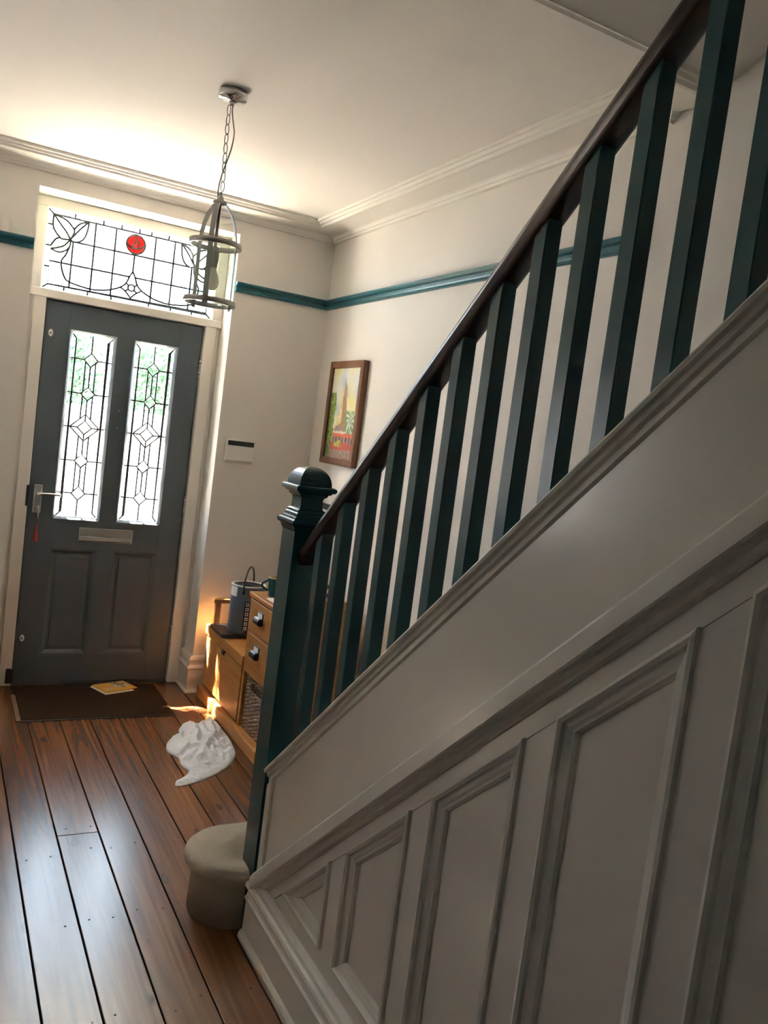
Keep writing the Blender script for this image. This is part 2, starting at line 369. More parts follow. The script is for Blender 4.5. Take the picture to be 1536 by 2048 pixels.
# --- leaded glass builder
def leaded(owner, org, ux, uz, W, H, lines, y, colour, cw=.0045):
    """lines: polylines in metres on the pane (x right, z up from org); builds panes + cames"""
    verts, edges, tol = [], [], 1e-5
    def add(p):
        for i, v in enumerate(verts):
            if abs(v[0]-p[0]) < tol and abs(v[1]-p[1]) < tol: return i
        verts.append(Vector((p[0], p[1]))); return len(verts)-1
    allp = [[(0, 0), (W, 0), (W, H), (0, H), (0, 0)]] + lines
    for pl in allp:
        ids = [add(p) for p in pl]
        for a, b in zip(ids, ids[1:]):
            if a != b: edges.append((a, b))
    v2, e2, f2, ov, oe, of = delaunay_2d_cdt(verts, edges, [], 0, 1e-5)
    cons = set()
    for e, o in zip(e2, oe):
        if o: cons.add((min(e), max(e)))
    e2f = {}
    for i, f in enumerate(f2):
        for a, b in zip(f, list(f[1:])+[f[0]]): e2f.setdefault((min(a, b), max(a, b)), []).append(i)
    seen = set(); regions = []
    for i in range(len(f2)):
        if i in seen: continue
        st = [i]; seen.add(i); reg = []
        while st:
            k = st.pop(); reg.append(k); f = f2[k]
            for a, b in zip(f, list(f[1:])+[f[0]]):
                e = (min(a, b), max(a, b))
                if e in cons: continue
                for q in e2f[e]:
                    if q not in seen: seen.add(q); st.append(q)
        regions.append(reg)
    for reg in regions:
        ar = 0; cxx = cyy = 0
        for k in reg:
            a, b, c_ = [v2[q] for q in f2[k]]
            t = abs((b.x-a.x)*(c_.y-a.y)-(c_.x-a.x)*(b.y-a.y))/2; ar += t
            cxx += t*(a.x+b.x+c_.x)/3; cyy += t*(a.y+b.y+c_.y)/3
        if ar < 2e-6: continue
        cxx /= ar; cyy /= ar
        bm = bmesh.new(); vm = {}
        def gv(q, d):
            if (q, d) not in vm: vm[(q, d)] = bm.verts.new((org[0]+v2[q].x, y+d, org[1]+v2[q].y))
            return vm[(q, d)]
        cnt = {}
        for k in reg:
            f = f2[k]
            bm.faces.new([gv(q, 0) for q in f]); bm.faces.new([gv(q, .003) for q in reversed(f)])
            for a, b in zip(f, list(f[1:])+[f[0]]): cnt[(a, b)] = 1
        for (a, b) in list(cnt):
            if (b, a) not in cnt: bm.faces.new((gv(a, 0), gv(a, .003), gv(b, .003), gv(b, 0)))
        from_bm('glass_pane', bm, M[colour(cxx, cyy, [(v2[q].x, v2[q].y) for k in reg for q in f2[k]])], owner)
    for pl in lines:
        bm = bmesh.new(); n = len(pl); closed = (abs(pl[0][0]-pl[-1][0]) < 1e-6 and abs(pl[0][1]-pl[-1][1]) < 1e-6)
        L = []; 
        for i in range(n):
            a = Vector(pl[i-1]) if i > 0 else (Vector(pl[-2]) if closed else Vector(pl[i])); b = Vector(pl[i+1]) if i < n-1 else (Vector(pl[1]) if closed else Vector(pl[i]))
            t = (b-a).normalized(); nn = Vector((-t.y, t.x))
            if i > 0 and i < n-1:
                d1 = (Vector(pl[i])-Vector(pl[i-1])).normalized(); cs = max(.5, abs(nn.dot(Vector((-d1.y, d1.x))))); nn = nn/cs
            p = Vector(pl[i]); q = []
            for s, d in ((1, -.0010), (.5, -.0022), (-.5, -.0022), (-1, -.0010), (-1, .0045), (1, .0045)):
                v = p+nn*(cw/2*s); q.append(bm.verts.new((org[0]+v.x, y+d, org[1]+v.y)))
            L.append(q)
        for a, b in zip(L, L[1:]):
            for k in range(6): bm.faces.new((a[k], b[k], b[(k+1) % 6], a[(k+1) % 6]))
        bm.faces.new(L[0]); bm.faces.new(L[-1][::-1])
        from_bm('lead_came', bm, M['lead'], owner)

def door_light(x0, x1):
    W, H = x1-x0, GZ[1]-GZ[0]
    def P(u, v): return (u*W, (1-v)*H)
    bu, bv = .11, .026
    Ls = [[P(bu, bv), P(1-bu, bv), P(1-bu, 1-bv), P(bu, 1-bv), P(bu, bv)]]
    for u, v, uu, vv in ((0, 0, bu, bv), (1, 0, 1-bu, bv), (0, 1, bu, 1-bv), (1, 1, 1-bu, 1-bv)): Ls.append([P(u, v), P(uu, vv)])
    ds = [(.134, .17, .0375), (.318, .17, .0375), (.503, .355, .073), (.687, .17, .0375), (.868, .17, .0375)]
    for v, du, dv in ds:
        Ls.append([P(.5, v-dv), P(.5+du, v), P(.5, v+dv), P(.5-du, v), P(.5, v-dv)])
        Ls.append([P(0, v), P(.5-du, v)]); Ls.append([P(.5+du, v), P(1, v)])
    v, du, dv = .503, .175, .037
    Ls.append([P(.5, v-dv), P(.5+du, v), P(.5, v+dv), P(.5-du, v), P(.5, v-dv)])
    for a, b in ((P(.5, v-.073), P(.5, v-dv)), (P(.5, v+dv), P(.5, v+.073)), (P(.5-.355, v), P(.5-du, v)), (P(.5+du, v), P(.5+.355, v))): Ls.append([a, b])
    Ls.append([P(.5, 0), P(.5, ds[0][0]-ds[0][2])]); Ls.append([P(.5, ds[-1][0]+ds[-1][2]), P(.5, 1)])
    for (va, ua, ha), (vb, ub, hb) in zip(ds, ds[1:]):
        for s in (-.125, 0, .125):
            Ls.append([P(.5+s, va+ha*(1-abs(s)/ua)), P(.5+s, vb-hb*(1-abs(s)/ub))])
    leaded(door, (x0, GZ[0]), 0, 0, W, H, Ls, YD+.020, lambda x, z, p: 'g_clear', .0078)
door_light(*GL); door_light(*GR)
# furniture on the door
lb = box('letter_plate', .704, .988, YD-.007, YD, .788, .866, M['steel'], door, .003, 2)
box('letter_flap', .708, .984, YD-.014, YD-.006, .792, .822, M['chrome'], lb, .005, 2)
for z in (1.866, .253):
    bm = bmesh.new()
    lathe_bm(bm, [(.0, -.003), (.010, -.003), (.0125, 0), (.0, 0)], 20, (0, 0, 0))
    for v in bm.verts: v.co = Vector((.471+v.co.x*.95, YD+v.co.z, z+v.co.y*1.55))
    o = from_bm('bolt_escutcheon', bm, M['white'], door, True)
    bm = bmesh.new(); lathe_bm(bm, [(.0042, -.0036), (.0042, -.002)], 12, (0, 0, 0))
    for v in bm.verts: v.co = Vector((.471+v.co.x, YD+v.co.z, z-.001+v.co.y))
    from_bm('keyhole', bm, M['blackmetal'], o)
bp_ = box('handle_backplate', .462, .502, YD-.007, YD, .928, 1.078, M['steel'], door, .004, 2)
tube('handle_spindle', [(.482, YD-.005, 1.033), (.482, YD-.045, 1.033)], .0085, M['chrome'], bp_, 14)
tube('lever', [(.478, YD-.046, 1.033), (.50, YD-.048, 1.034), (.53, YD-.046, 1.035), (.56, YD-.044, 1.034), (.592, YD-.044, 1.031)], [.009, .0085, .0075, .007, .0065], M['chrome'], bp_, 12)
tube('lock_cylinder', [(.485, YD-.012, .958), (.485, YD-.001, .958)], .0095, M['steel'], bp_, 16)
for z in (1.796, 1.034, .278):
    hg = thing('hinge', (1.257, YD-.006, z-.052)); hg.parent = door; hg.location = Vector((1.257, YD-.006, z-.052))-Vector(door.location)
    for k in range(5): tube('knuckle', [(1.257, YD-.006, z-.052+k*.0208+.0006), (1.257, YD-.006, z-.052+(k+1)*.0208-.0006)], .0062, M['steel'], hg, 10)
    box('hinge_leaf', 1.258, 1.282, YD-.0335, YD-.030, z-.05, z+.05, M['gloss2'], hg)
box('lock_keep', .4225, .436, 4.622, 4.632, .966, 1.074, M['blackmetal'], door, .001)
box('draught_block', .404, .440, 4.612, 4.632, .02, .098, M['black'], door, .002)
for z in (1.512, 1.417): tube('viewer_screw', [(.848, YD-.003, z), (.848, YD, z)], .003, M['steel'], door, 10)

# ------------------------------------------------------------------ leaded fanlight over the door
win = thing('window_1', (.846, 4.66, 2.04), 'leaded fanlight over the door with red rose and green leaves', None, kind='structure')
TG = (.404, 1.290, 2.082, 2.484)
box('window_frame', .3425, 1.3475, 4.636, 4.74, 2.484, 2.5368, fr, win, .003)
box('window_frame', .3425, 1.3475, 4.626, 4.74, 2.037, 2.080, fr, win, .003)
box('window_frame', .3425, .402, 4.636, 4.74, 2.080, 2.485, fr, win, .003)
box('window_frame', 1.292, 1.3475, 4.636, 4.74, 2.080, 2.485, fr, win, .003)
panel_frame('glazing_bead', TG[0]-.004, TG[1]+.004, TG[2]-.004, TG[3]+.004, [(0, 0), (.006, .004), (.008, .012), (0, .02)], fr, win, 4.642)
def fanlight():
    W, H = TG[1]-TG[0], TG[3]-TG[2]
    bx, bt, bb = .030, .026, .026
    def P(u, v): return (bx+(W-2*bx)*u/8, H-bt-(H-bt-bb)*v/3)
    def smooth(pts, k=5):
        out = []
        n = len(pts)
        for i in range(n-1):
            p0 = Vector(pts[max(i-1, 0)]); p1 = Vector(pts[i]); p2 = Vector(pts[i+1]); p3 = Vector(pts[min(i+2, n-1)])
            for j in range(k):
                t = j/k
                out.append(tuple(.5*((2*p1)+(-p0+p2)*t+(2*p0-5*p1+4*p2-p3)*t*t+(-p0+3*p1-3*p2+p3)*t**3)))
        out.append(tuple(pts[-1])); return out
    node = (.86, .93)
    half = [
        smooth([(0, 0), (.03, .55), (.37, .93), (.56, .97), node]), smooth([(0, 0), (.38, .386), (.66, .657), node]),
        smooth([(0, 0), (.585, .139), (.9, .374), (1.01, .53), (.96, .72), node]),
        smooth([(1.005, .45), (1.24, .18), (1.67, 0)]), smooth([node, (1.14, .57), (1.35, .32), (1.67, 0)]),
        smooth([(1.67, 0), (1.6, .483), (1.46, .805), (1.23, .967), (1.0, 1.0), node]),
        smooth([(.37, .93), (.175, 1.046), (0, 1.33)]), smooth([(0, 1.48), (.335, 1.37), (.61, 1.23), node]),
        smooth([(0, 1.48), (.28, 1.56), (.53, 1.52), (.79, 1.34), (.88, 1.12), node]),
        smooth([(.87, 1.2), (.71, 1.62), (.53, 1.97), (.71, 2.53), (1.02, 2.76), (2.005, 2.885), (2.59, 2.83), (3.0, 2.73), (3.456, 2.534), (3.72, 2.307), (3.87, 1.965), (4, 1.754)]),
        [(1, 1), (1, 3)], [(2, 0), (2, 3)], [(3, 0), (3, 3)], [(1, 1), (4, 1)], [(0, 2), (3.86, 2)],
        smooth([(3.456, 2.534), (3.72, 2.68), (4, 2.93)]),
        [(0, .45), (-.27, .45)], [(0, 1.35), (-.27, 1.35)], [(0, 2.25), (-.27, 2.25)],
        [(1.0, 0), (1.0, -.2)], [(2.35, 0), (2.35, -.2)], [(3.25, 0), (3.25, -.2)],
        [(.77, 3), (.77, 3.2)], [(1.9, 3), (1.9, 3.2)], [(3.05, 3), (3.05, 3.2)],
        [(3.72, 2.30), (3.86, 2.40)], [(3.70, 2.66), (3.86, 2.57)]]
    Ls = []
    for pl in half:
        Ls.append([P(u, v) for u, v in pl]); Ls.append([P(8-u, v) for u, v in pl])
    Ls.append([P(0, 0), P(8, 0), P(8, 3), P(0, 3), P(0, 0)])
    for (u, v), q in (((0, 0), (0, H)), ((8, 0), (W, H)), ((0, 3), (0, 0)), ((8, 3), (W, 0))): Ls.append([P(u, v), q])
    Ls.append([P(4, 2.93), P(4, 3)]); Ls.append([P(4.15, 0), P(4.15, -.2)]); Ls.append([P(4, .96), P(4, 1.754)])
    cc = P(4, 2.48); r = .017
    Ls.append([(cc[0]+r*math.cos(2*math.pi*i/20), cc[1]+r*math.sin(2*math.pi*i/20)) for i in range(21)])
    rc = P(4.02, .52); R = .049
    circ = lambda a: (rc[0]+R*math.cos(a), rc[1]+R*math.sin(a))
    Ls.append([circ(2*math.pi*i/28) for i in range(29)])
    # rose petals
    q = lambda a, f: (rc[0]+R*f*math.cos(a), rc[1]+R*f*math.sin(a))
    Ls.append(smooth([circ(math.pi*1.02), q(math.pi*1.25, .62), q(math.pi*1.5, .42), q(math.pi*1.75, .55), circ(0.02*math.pi)]))
    Ls.append(smooth([q(math.pi*1.25, .60), q(math.pi*.8, .2), q(math.pi*.5, .55), circ(math.pi*.55)]))
    Ls.append(smooth([q(math.pi*1.68, .50), q(math.pi*.05, .22), q(math.pi*.35, .5)]))
    leafA = P(.4, .75)
    def colour(x, z, pts):
        if all((p[0]-rc[0])**2+(p[1]-rc[1])**2 < (R*1.03)**2 for p in pts):
            return 'g_red2' if (x-rc[0])**2+(z-rc[1]+.006)**2 < (R*.30)**2 else 'g_red'
        u = (x-bx)/((W-2*bx)/8); v = (H-bt-z)/((H-bt-bb)/3); uu = min(u, 8-u)
        if uu > 3.3 and v > 1.9 and v < 2.95 and (abs(uu-4)/.55+abs(v-2.45)/.62) < 1: return 'g_yel' if (x-cc[0])**2+(z-cc[1])**2 > r*r*.9 else 'g_clear'
        inner = all(min((p[0]-bx)/((W-2*bx)/8), 8-(p[0]-bx)/((W-2*bx)/8)) < 1.75 for p in pts)
        if inner:
            for (lu, lv, rr) in ((.38, .68, .26), (1.28, .34, .24), (.32, 1.22, .22), (.58, 1.40, .18)):
                if (uu-lu)**2+(v-lv)**2 < rr**2: return 'g_green'
        return 'g_clear'
    leaded(win, (TG[0], TG[2]), 0, 0, W, H, Ls, 4.662, colour, .0092)
fanlight()

# ------------------------------------------------------------------ staircase
st = thing('staircase', (.97, 2.25, 0), 'white panelled staircase with teal square balusters and dark wooden handrail', 'staircase')
YE = -.35                                                  # where the flight leaves the modelled place
capL = lambda y: 1.263+.868*(1.355-y)
ledL = lambda y: .978+.876*(1.323-y)
panT = lambda y: .473+.872*(1.759-y)
XP = .94
# string
prism('string', [(2.205, ledL(2.205)-.03), (2.205, capL(2.205)-.02), (YE, capL(YE)-.02), (YE, ledL(YE)-.03)], 'x', .936, .985, M['gloss'], st)
slopeband('string_cap', [(.912, 0), (.909, -.006), (.912, -.013), (.920, -.016), (.922, -.026), (.929, -.030), (.930, -.044), (.936, -.050), (1.0, -.050), (1.01, -.010), (1.01, 0)], 2.188, YE, capL, M['gloss'], st)
# bead that closes the string against the newel
prism('string_end_bead', [(2.200, ledL(2.2)), (2.200, capL(2.2)-.045), (2.168, capL(2.168)-.045), (2.168, ledL(2.168))], 'x', .929, .937, M['gloss'], st, .002)
prism('string_end_bead', [(2.172, ledL(2.172)), (2.172, capL(2.172)-.045), (2.160, capL(2.160)-.045), (2.160, ledL(2.160))], 'x', .925, .937, M['gloss'], st, .002)
slopeband('string_ledge', [(.937, .004), (.926, .003), (.914, -.004), (.909, -.012), (.908, -.050), (.911, -.055), (.920, -.058), (.926, -.064), (.930, -.076), (.936, -.082), (.945, -.084), (.945, .004)], 2.190, YE, ledL, M['gloss'], st)
# framing and panels below
yr = [(2.2, None)]
PB = .247
cols = []
y = 1.759
pan = [(2.013, 1.759)]
k = 0
while y > YE+.3:
    a = 1.675-.3265*k; b = a-.2445; pan.append((a, b)); y = b; k += 1
top_rail = prism('top_rail', [(2.205, panT(2.205)), (2.205, ledL(2.205)-.02), (YE, ledL(YE)-.02), (YE, panT(YE))], 'x', XP, XP+.03, M['gloss'], st)
prism('bottom_rail', [(2.205, .15), (2.205, panT(2.205)), (2.013, PB), (YE, PB), (YE, .15)], 'x', XP+.0004, XP+.03, M['gloss'], st)
def stile(ya, yb): prism('stile', [(ya, PB), (ya, panT(ya)-.0015), (yb, panT(yb)-.0015), (yb, PB)], 'x', XP+.0004, XP+.03, M['gloss'], st)
prv = 1.759
for a, b in pan[1:]:
    stile(prv, a); prv = b
def inset_poly(pts, d):
    n = len(pts); out = []
    for i in range(n):
        p0, p1, p2 = Vector(pts[i-1]), Vector(pts[i]), Vector(pts[(i+1) % n])
        d0 = (p1-p0).normalized(); d1 = (p2-p1).normalized()
        n0 = Vector((-d0.y, d0.x)); n1 = Vector((-d1.y, d1.x))
        off = (n0+n1)/(1+n0.dot(n1)); out.append(p1+off*d)
    return out
for a, b in pan:
    if a == 2.013: poly = [(2.013, PB+.003), (1.759, PB), (1.759, panT(1.759))]
    else: poly = [(a, PB), (b, PB), (b, panT(b)), (a, panT(a))]
    ar = sum(poly[i-1][0]*poly[i][1]-poly[i][0]*poly[i-1][1] for i in range(len(poly)))
    if ar < 0: poly = poly[::-1]
    pn = prism('panel', [tuple(p) for p in inset_poly(poly, .010)], 'x', XP+.016, XP+.028, M['gloss'], st)
    bm = bmesh.new(); rings = []
    for ins, x in ((-.003, XP), (-.002, XP-.007), (.004, XP-.009), (.010, XP-.005), (.013, XP+.001), (.021, XP+.003), (.027, XP+.006), (.031, XP+.007), (.035, XP+.012), (.036, XP+.017), (-.003, XP+.017)):
        rings.append([bm.verts.new((x, p.x, p.y)) for p in inset_poly(poly, ins)])
    rings.append(rings[0]); n = len(poly)
    for r0, r1 in zip(rings, rings[1:]):
        for q in range(n): bm.faces.new((r0[q], r0[(q+1) % n], r1[(q+1) % n], r1[q]))
    from_bm('panel_moulding', bm, M['gloss'], pn)
skp = [(.94, 0), (.903, 0), (.903, .012), (.908, .020), (.914, .024), (.916, .112), (.911, .118), (.910, .126), (.916, .132), (.920, .144), (.913, .152), (.908, .162), (.911, .172), (.919, .176), (.921, .188), (.929, .194), (.935, .200), (.94, .200)]
slopeband('baseboard', skp, 2.222, YE, lambda y: 0, M['gloss'], st)
# carcass behind the panelling
prism('carcass', [(2.20, 0), (2.20, .24), (YE, ledL(YE)-.05), (YE, 0)], 'x', .972, .99, M['under'], st)
# newel post
NC = (.972, 2.256)
nw = lathe('newel_post', [(.0485, .0), (.0485, 1.240), (.051, 1.244), (.053, 1.249), (.055, 1.255), (.062, 1.260), (.065, 1.266), (.063, 1.273), (.056, 1.276), (.054, 1.282), (.049, 1.284), (.047, 1.293), (.044, 1.296), (.044, 1.303), (.0365, 1.307), (.0345, 1.318), (.0345, 1.336), (.037, 1.342), (.043, 1.346), (.045, 1.352), (.052, 1.355), (.053, 1.359)], (NC[0], NC[1], 0), M['teal'], st, square=True)
dome = [(.053, 1.359), (.058, 1.3595), (.0625, 1.363), (.0640, 1.368), (.0625, 1.373), (.057, 1.376), (.0505, 1.3775)]
for i in range(1, 10):
    t = i/9*math.pi/2; dome.append((.0505*math.cos(t)**.85 if i < 9 else .001, 1.3775+.053*math.sin(t)))
lathe('newel_cap', dome, (NC[0], NC[1], 0), M['teal'], nw, square=True)
# handrail
railB = lambda y: 1.957-.882*(y-1.285)
rp = []
for i in range(17):
    t = math.pi*i/16; rp.append((.970+.032*math.cos(t), .024+.036*math.sin(t)))
rp += [(.941, .016), (.945, .004), (.952, 0), (.988, 0), (.995, .004), (.999, .016)]
hr = slopeband('handrail', rp, 2.207, YE, railB, M['rail'], st)
for p in hr.data.polygons:
    if len(p.vertices) == 4: p.use_smooth = True
# balusters
for k in range(-6, 9):
    yf = 1.1825+.1164*k; yn = yf-.0355
    bm = bmesh.new(); A = []; B = []
    for x, y in ((.9525, yf), (.9525, yn), (.988, yn), (.988, yf)):
        A.append(bm.verts.new((x, y, capL(y)-.006))); B.append(bm.verts.new((x, y, railB(y)+.006)))
    bm.faces.new(A); bm.faces.new(B[::-1])
    for q in range(4): bm.faces.new((A[q], B[q], B[(q+1) % 4], A[(q+1) % 4]))
    vert = [e for e in bm.edges if abs(e.verts[0].co.z-e.verts[1].co.z) > .2]
    bmesh.ops.bevel(bm, geom=vert, offset=.0018, segments=1, affect='EDGES')
    from_bm('baluster', bm, M['teal'], st)
# bottom D-ended step and the treads above it
SC = (.935, 2.392)
bm = bmesh.new(); rings = []
for r, z in ((.140, 0), (.137, .125), (.141, .137), (.152, .146), (.162, .158), (.165, .170), (.162, .183), (.153, .192), (.138, .197), (.120, .1985)):
    out = [(1.0, SC[1]-r), (SC[0], SC[1]-r)]
    out += [(SC[0]+r*math.cos(a), SC[1]+r*math.sin(a)) for a in [math.pi*1.5-math.pi*i/28 for i in range(1, 28)]]
    out += [(SC[0], SC[1]+r), (1.88, SC[1]+r), (1.88, 2.31), (1.0, 2.31)]
    rings.append([bm.verts.new((x, y_, z)) for x, y_ in out])
for a, b in zip(rings, rings[1:]):
    for q in range(len(a)): bm.faces.new((a[q], a[(q+1) % len(a)], b[(q+1) % len(a)], b[q]))
bm.faces.new(rings[0][::-1]); bm.faces.new(rings[-1])
bs = from_bm('bottom_step', bm, M['carpet'], st, True)
RISE = .1935
for k in range(2, 13):
    yf = 2.53-.2225*(k-1)
    bm = bmesh.new(); bm_box(bm, .99, 1.90, yf-.25, yf, RISE*(k-1)-.02, RISE*k-.03)
    bm_box(bm, .99, 1.90, yf-.25, yf+.022, RISE*k-.032, RISE*k, .010, 2)
    from_bm('stair_step', bm, M['carpet'], st)

# ------------------------------------------------------------------ storage bench
bn = thing('hall_bench', (1.60, 3.90, 0), 'honey pine hall bench with lidded seat, two drawers and basket shelf', 'bench')
XF, XB = 1.385, 1.82
pb, ph = M['pine'], M['pineh']
box('plinth', 1.368, XB, 3.425, 4.40, 0, .062, ph, bn, .003)
# seat chest
box('chest_body', XF+.016, XB, 3.76, 4.385, .062, .352, pb, bn)
cd = box('chest_door', XF, XF+.018, 3.768, 4.372, .080, .346, pb, bn, .003)
box('door_catch', XF-.006, XF+.004, 4.045, 4.080, .330, .352, M['blackmetal'], cd, .002)
ld = box('seat_lid', XF-.004, XB, 3.760, 4.395, .356, .410, ph, bn, .004, 2)
# tower
box('side_panel', XF+.0, XB, 3.418, 3.436, .062, .766, pb, bn, .003)
box('side_panel', XF+.004, XB, 3.742, 3.760, .062, .716, pb, bn, .002)
box('tower_top', XF-.006, XB, 3.436, 3.764, .712, .734, ph, bn, .004, 2)
box('back_panel', XB-.012, XB-.002, 3.436, 3.742, .062, .712, pb, bn)
box('shelf', XF+.004, XB-.012, 3.436, 3.742, .345, .397, ph, bn, .002)
box('cross_rail', XF+.004, XF+.10, 3.436, 3.742, .542, .560, ph, bn, .002)
box('basket_floor', XF+.004, XB-.012, 3.436, 3.742, .056, .068, ph, bn)
def drawer(z0, z1):
    d = box('drawer', XF-.002, XF+.016, 3.440, 3.738, z0, z1, ph, bn, .004, 2)
    box('drawer_box', XF+.016, XB-.03, 3.45, 3.73, z0+.01, z1-.02, pb, d)
    zc = (z0+z1)/2+.006; yc = 3.592
    bx_ = box('pull_plate', XF-.005, XF-.0015, yc-.037, yc+.037, zc-.028, zc+.030, M['blackmetal'], d, .001)
    box('label_card', XF-.0062, XF-.0045, yc-.028, yc+.028, zc+.002, zc+.025, M['paper'], d)
    bm = bmesh.new()
    prof = [(0, .002), (-.012, .003), (-.020, -.002), (-.024, -.012), (-.022, -.024), (-.014, -.030), (0, -.030)]
    A = [bm.verts.new((XF-.004+a, yc-.034, zc+b)) for a, b in prof]; B = [bm.verts.new((XF-.004+a, yc+.034, zc+b)) for a, b in prof]
    for q in range(len(prof)): bm.faces.new((A[q], A[(q+1) % 7], B[(q+1) % 7], B[q]))
    bm.faces.new(A[::-1]); bm.faces.new(B)
    bmesh.ops.bevel(bm, geom=[e for e in bm.edges], offset=.0015, segments=1, affect='EDGES')
    from_bm('cup_pull', bm, M['blackmetal'], d)
    box('pull_top', XF-.022, XF-.005, yc-.028, yc+.028, zc+.0005, zc+.0042, M['steel'], d, .001)
drawer(.563, .704); drawer(.400, .541)
# arm at the far end
box('arm_post', 1.408, 1.440, 4.350, 4.382, .410, .540, pb, bn, .003)
box('arm_post', 1.760, 1.792, 4.350, 4.382, .410, .540, pb, bn, .003)
box('arm_rest', 1.395, 1.81, 4.340, 4.392, .536, .560, ph, bn, .005, 2)

# wicker basket on the shelf
wk = thing('wicker_basket', (1.6, 3.59, .068), 'brown woven wicker basket under the two small drawers', 'basket')
M['wick'] = wood('wicker', (.17, .085, .04), (.42, .26, .145), .5, (60, 60, 60), bump=.1)
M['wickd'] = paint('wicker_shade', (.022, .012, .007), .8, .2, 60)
bx0, by0, by1, bz0, bz1 = XF+.022, 3.452, 3.728, .070, .330
box('shade_core', bx0+.014, XB-.05, by0+.012, by1-.012, bz0, bz1-.02, M['wickd'], wk)  # dark block, puts the shade inside the basket into its colour
bm = bmesh.new(); nst = 13; rows = 27
ysx = [by0+(by1-by0)*i/(nst-1) for i in range(nst)]
hy = lambda y, z: (abs(y-(by0+by1)/2) < .062 and .272 < z < .305)     # hand hole
for rI in range(rows):
    z = bz0+.006+(bz1-bz0-.014)*rI/(rows-1)
    seg = []
    for i in range(nst*2-1):
        y = by0+(by1-by0)*i/(nst*2-2); s = ((i//1) % 4); off = math.sin(i*math.pi/2+(rI % 2)*math.pi)*.0042
        if hy(y, z):
            if len(seg) > 1: tube_bm(bm, seg, .0040, 5)
            seg = []
            continue
        seg.append((bx0+off, y, z+random.uniform(-.0009, .0009)))
    if len(seg) > 1: tube_bm(bm, seg, .0040, 5)
    # two sides
    for ysd in (by0, by1):
        tube_bm(bm, [(bx0+.002+(XB-.06-bx0)*i/12, ysd+math.sin(i*math.pi/2+(rI % 2)*math.pi)*.003, z) for i in range(13)], .0040, 5)
wv = from_bm('woven_wall', bm, M['wick'], wk, True); wv['kind'] = 'stuff'
for y in ysx: tube('stake', [(bx0+.001, y, bz0), (bx0+.001, y, bz1)], .0024, M['wick'], wk, 5)
for z, r in ((bz1, .0075), (bz0+.004, .006)):
    for ph_ in (0, math.pi):
        tube('rim_braid', [(bx0+.004*math.cos(i*.9+ph_), by0-.002+(by1-by0+.004)*i/40, z+.005*math.sin(i*.9+ph_)) for i in range(41)], r*.62, M['wick'], wk, 6)

# ------------------------------------------------------------------ things on the bench
tag(box('paper_sheet', 1.372, 1.60, 4.085, 4.318, .4104, .4124, M['paper']), 'white paper sheet sticking out under the black laptop', 'paper')
lap = thing('laptop', (1.53, 4.19, .4128), 'closed black laptop lying on the bench seat under the paint tin', 'laptop')
def rslab(name, x0, x1, y0, y1, z0, z1, r, mat, parent, bev=.002):
    pts = []
    for (px, py, a0) in ((x1-r, y1-r, 0), (x0+r, y1-r, 90), (x0+r, y0+r, 180), (x1-r, y0+r, 270)):
        for i in range(5): a = math.radians(a0+i*22.5); pts.append((px+r*math.cos(a), py+r*math.sin(a)))
    return prism(name, pts, 'z', z0, z1, mat, parent, bev)
rslab('laptop_base', 1.368, 1.70, 4.072, 4.305, .4130, .4235, .018, M['black'], lap)
rslab('laptop_lid', 1.369, 1.699, 4.073, 4.304, .4245, .4335, .018, M['black'], lap)
# paint tin
tin = thing('paint_tin', (1.512, 4.13, .4335), 'tall blue-grey paint tin with black lid and raised handle', 'paint tin')
TX, TY, TZ, TR, TH = 1.512, 4.150, .4337, .090, .252
M['tin'] = paint('tin_blue_grey', (.13, .175, .24), .38, .06, 8)
M['navy'] = paint('tin_navy_print', (.012, .014, .07), .4, .1, 20)
M['redp'] = paint('tin_red_print', (.45, .045, .02), .4, .1, 20)
lathe('tin_body', [(TR-.004, 0), (TR, .003), (TR, TH-.05)], (TX, TY, TZ), M['tin'], tin, 48, cap='first')
lathe('tin_top_band', [(TR+.0004, TH-.05), (TR+.0004, TH-.008), (TR+.002, TH-.004), (TR, TH), (TR-.008, TH-.002), (TR-.009, TH-.010)], (TX, TY, TZ), M['tin'], tin, 48, cap='none')
lathe('tin_rim', [(TR-.001, TH-.002), (TR+.002, TH), (TR+.001, TH+.004), (TR-.009, TH+.004), (TR-.010, TH-.006)], (TX, TY, TZ), M['white'], tin, 48, cap='none')
lathe('lid', [(TR-.010, TH-.006), (TR-.016, TH+.001), (TR-.030, TH-.004), (.020, TH-.004), (.016, TH-.001), (.0001, TH-.001)], (TX, TY, TZ), M['black'], tin, 48, cap='none')
def wrap(name, a0, a1, z0, z1, mat, r, parent):
    bm = bmesh.new(); n = max(3, int(abs(a1-a0)/4)+2); I = []; 
    for i in range(n):
        a = math.radians(a0+(a1-a0)*i/(n-1)); I.append([bm.verts.new((TX+rr*math.cos(a), TY+rr*math.sin(a), TZ+z)) for rr, z in ((r, z0), (r, z1), (r-.002, z1), (r-.002, z0))])
    for p, q in zip(I, I[1:]):
        for k in range(4): bm.faces.new((p[k], q[k], q[(k+1) % 4], p[(k+1) % 4]))
    bm.faces.new(I[0]); bm.faces.new(I[-1][::-1]); return from_bm(name, bm, mat, parent, False)
lbz = wrap('printed_strip', 243, 285, .004, .178, M['navy'], TR+.0009, tin)
for i in range(6):
    z = .162-i*.0255
    wrap('printed_icon', 248, 258, z-.009, z+.008, M['paper'], TR+.0016, lbz); wrap('icon_centre', 250.5, 255.5, z-.005, z+.004, M['navy'], TR+.0021, lbz)
wrap('printed_dot', 245, 248, .014, .020, M['paper'], TR+.0016, lbz)
wrap('maker_patch', 252, 290, .200, .216, M['redp'], TR+.0016, tin)
wrap('painted_highlight', 176, 212, .196, .248, M['paper'], TR+.0016, tin)  # sky highlight on the tin, laid on as a white wrap
hp = []
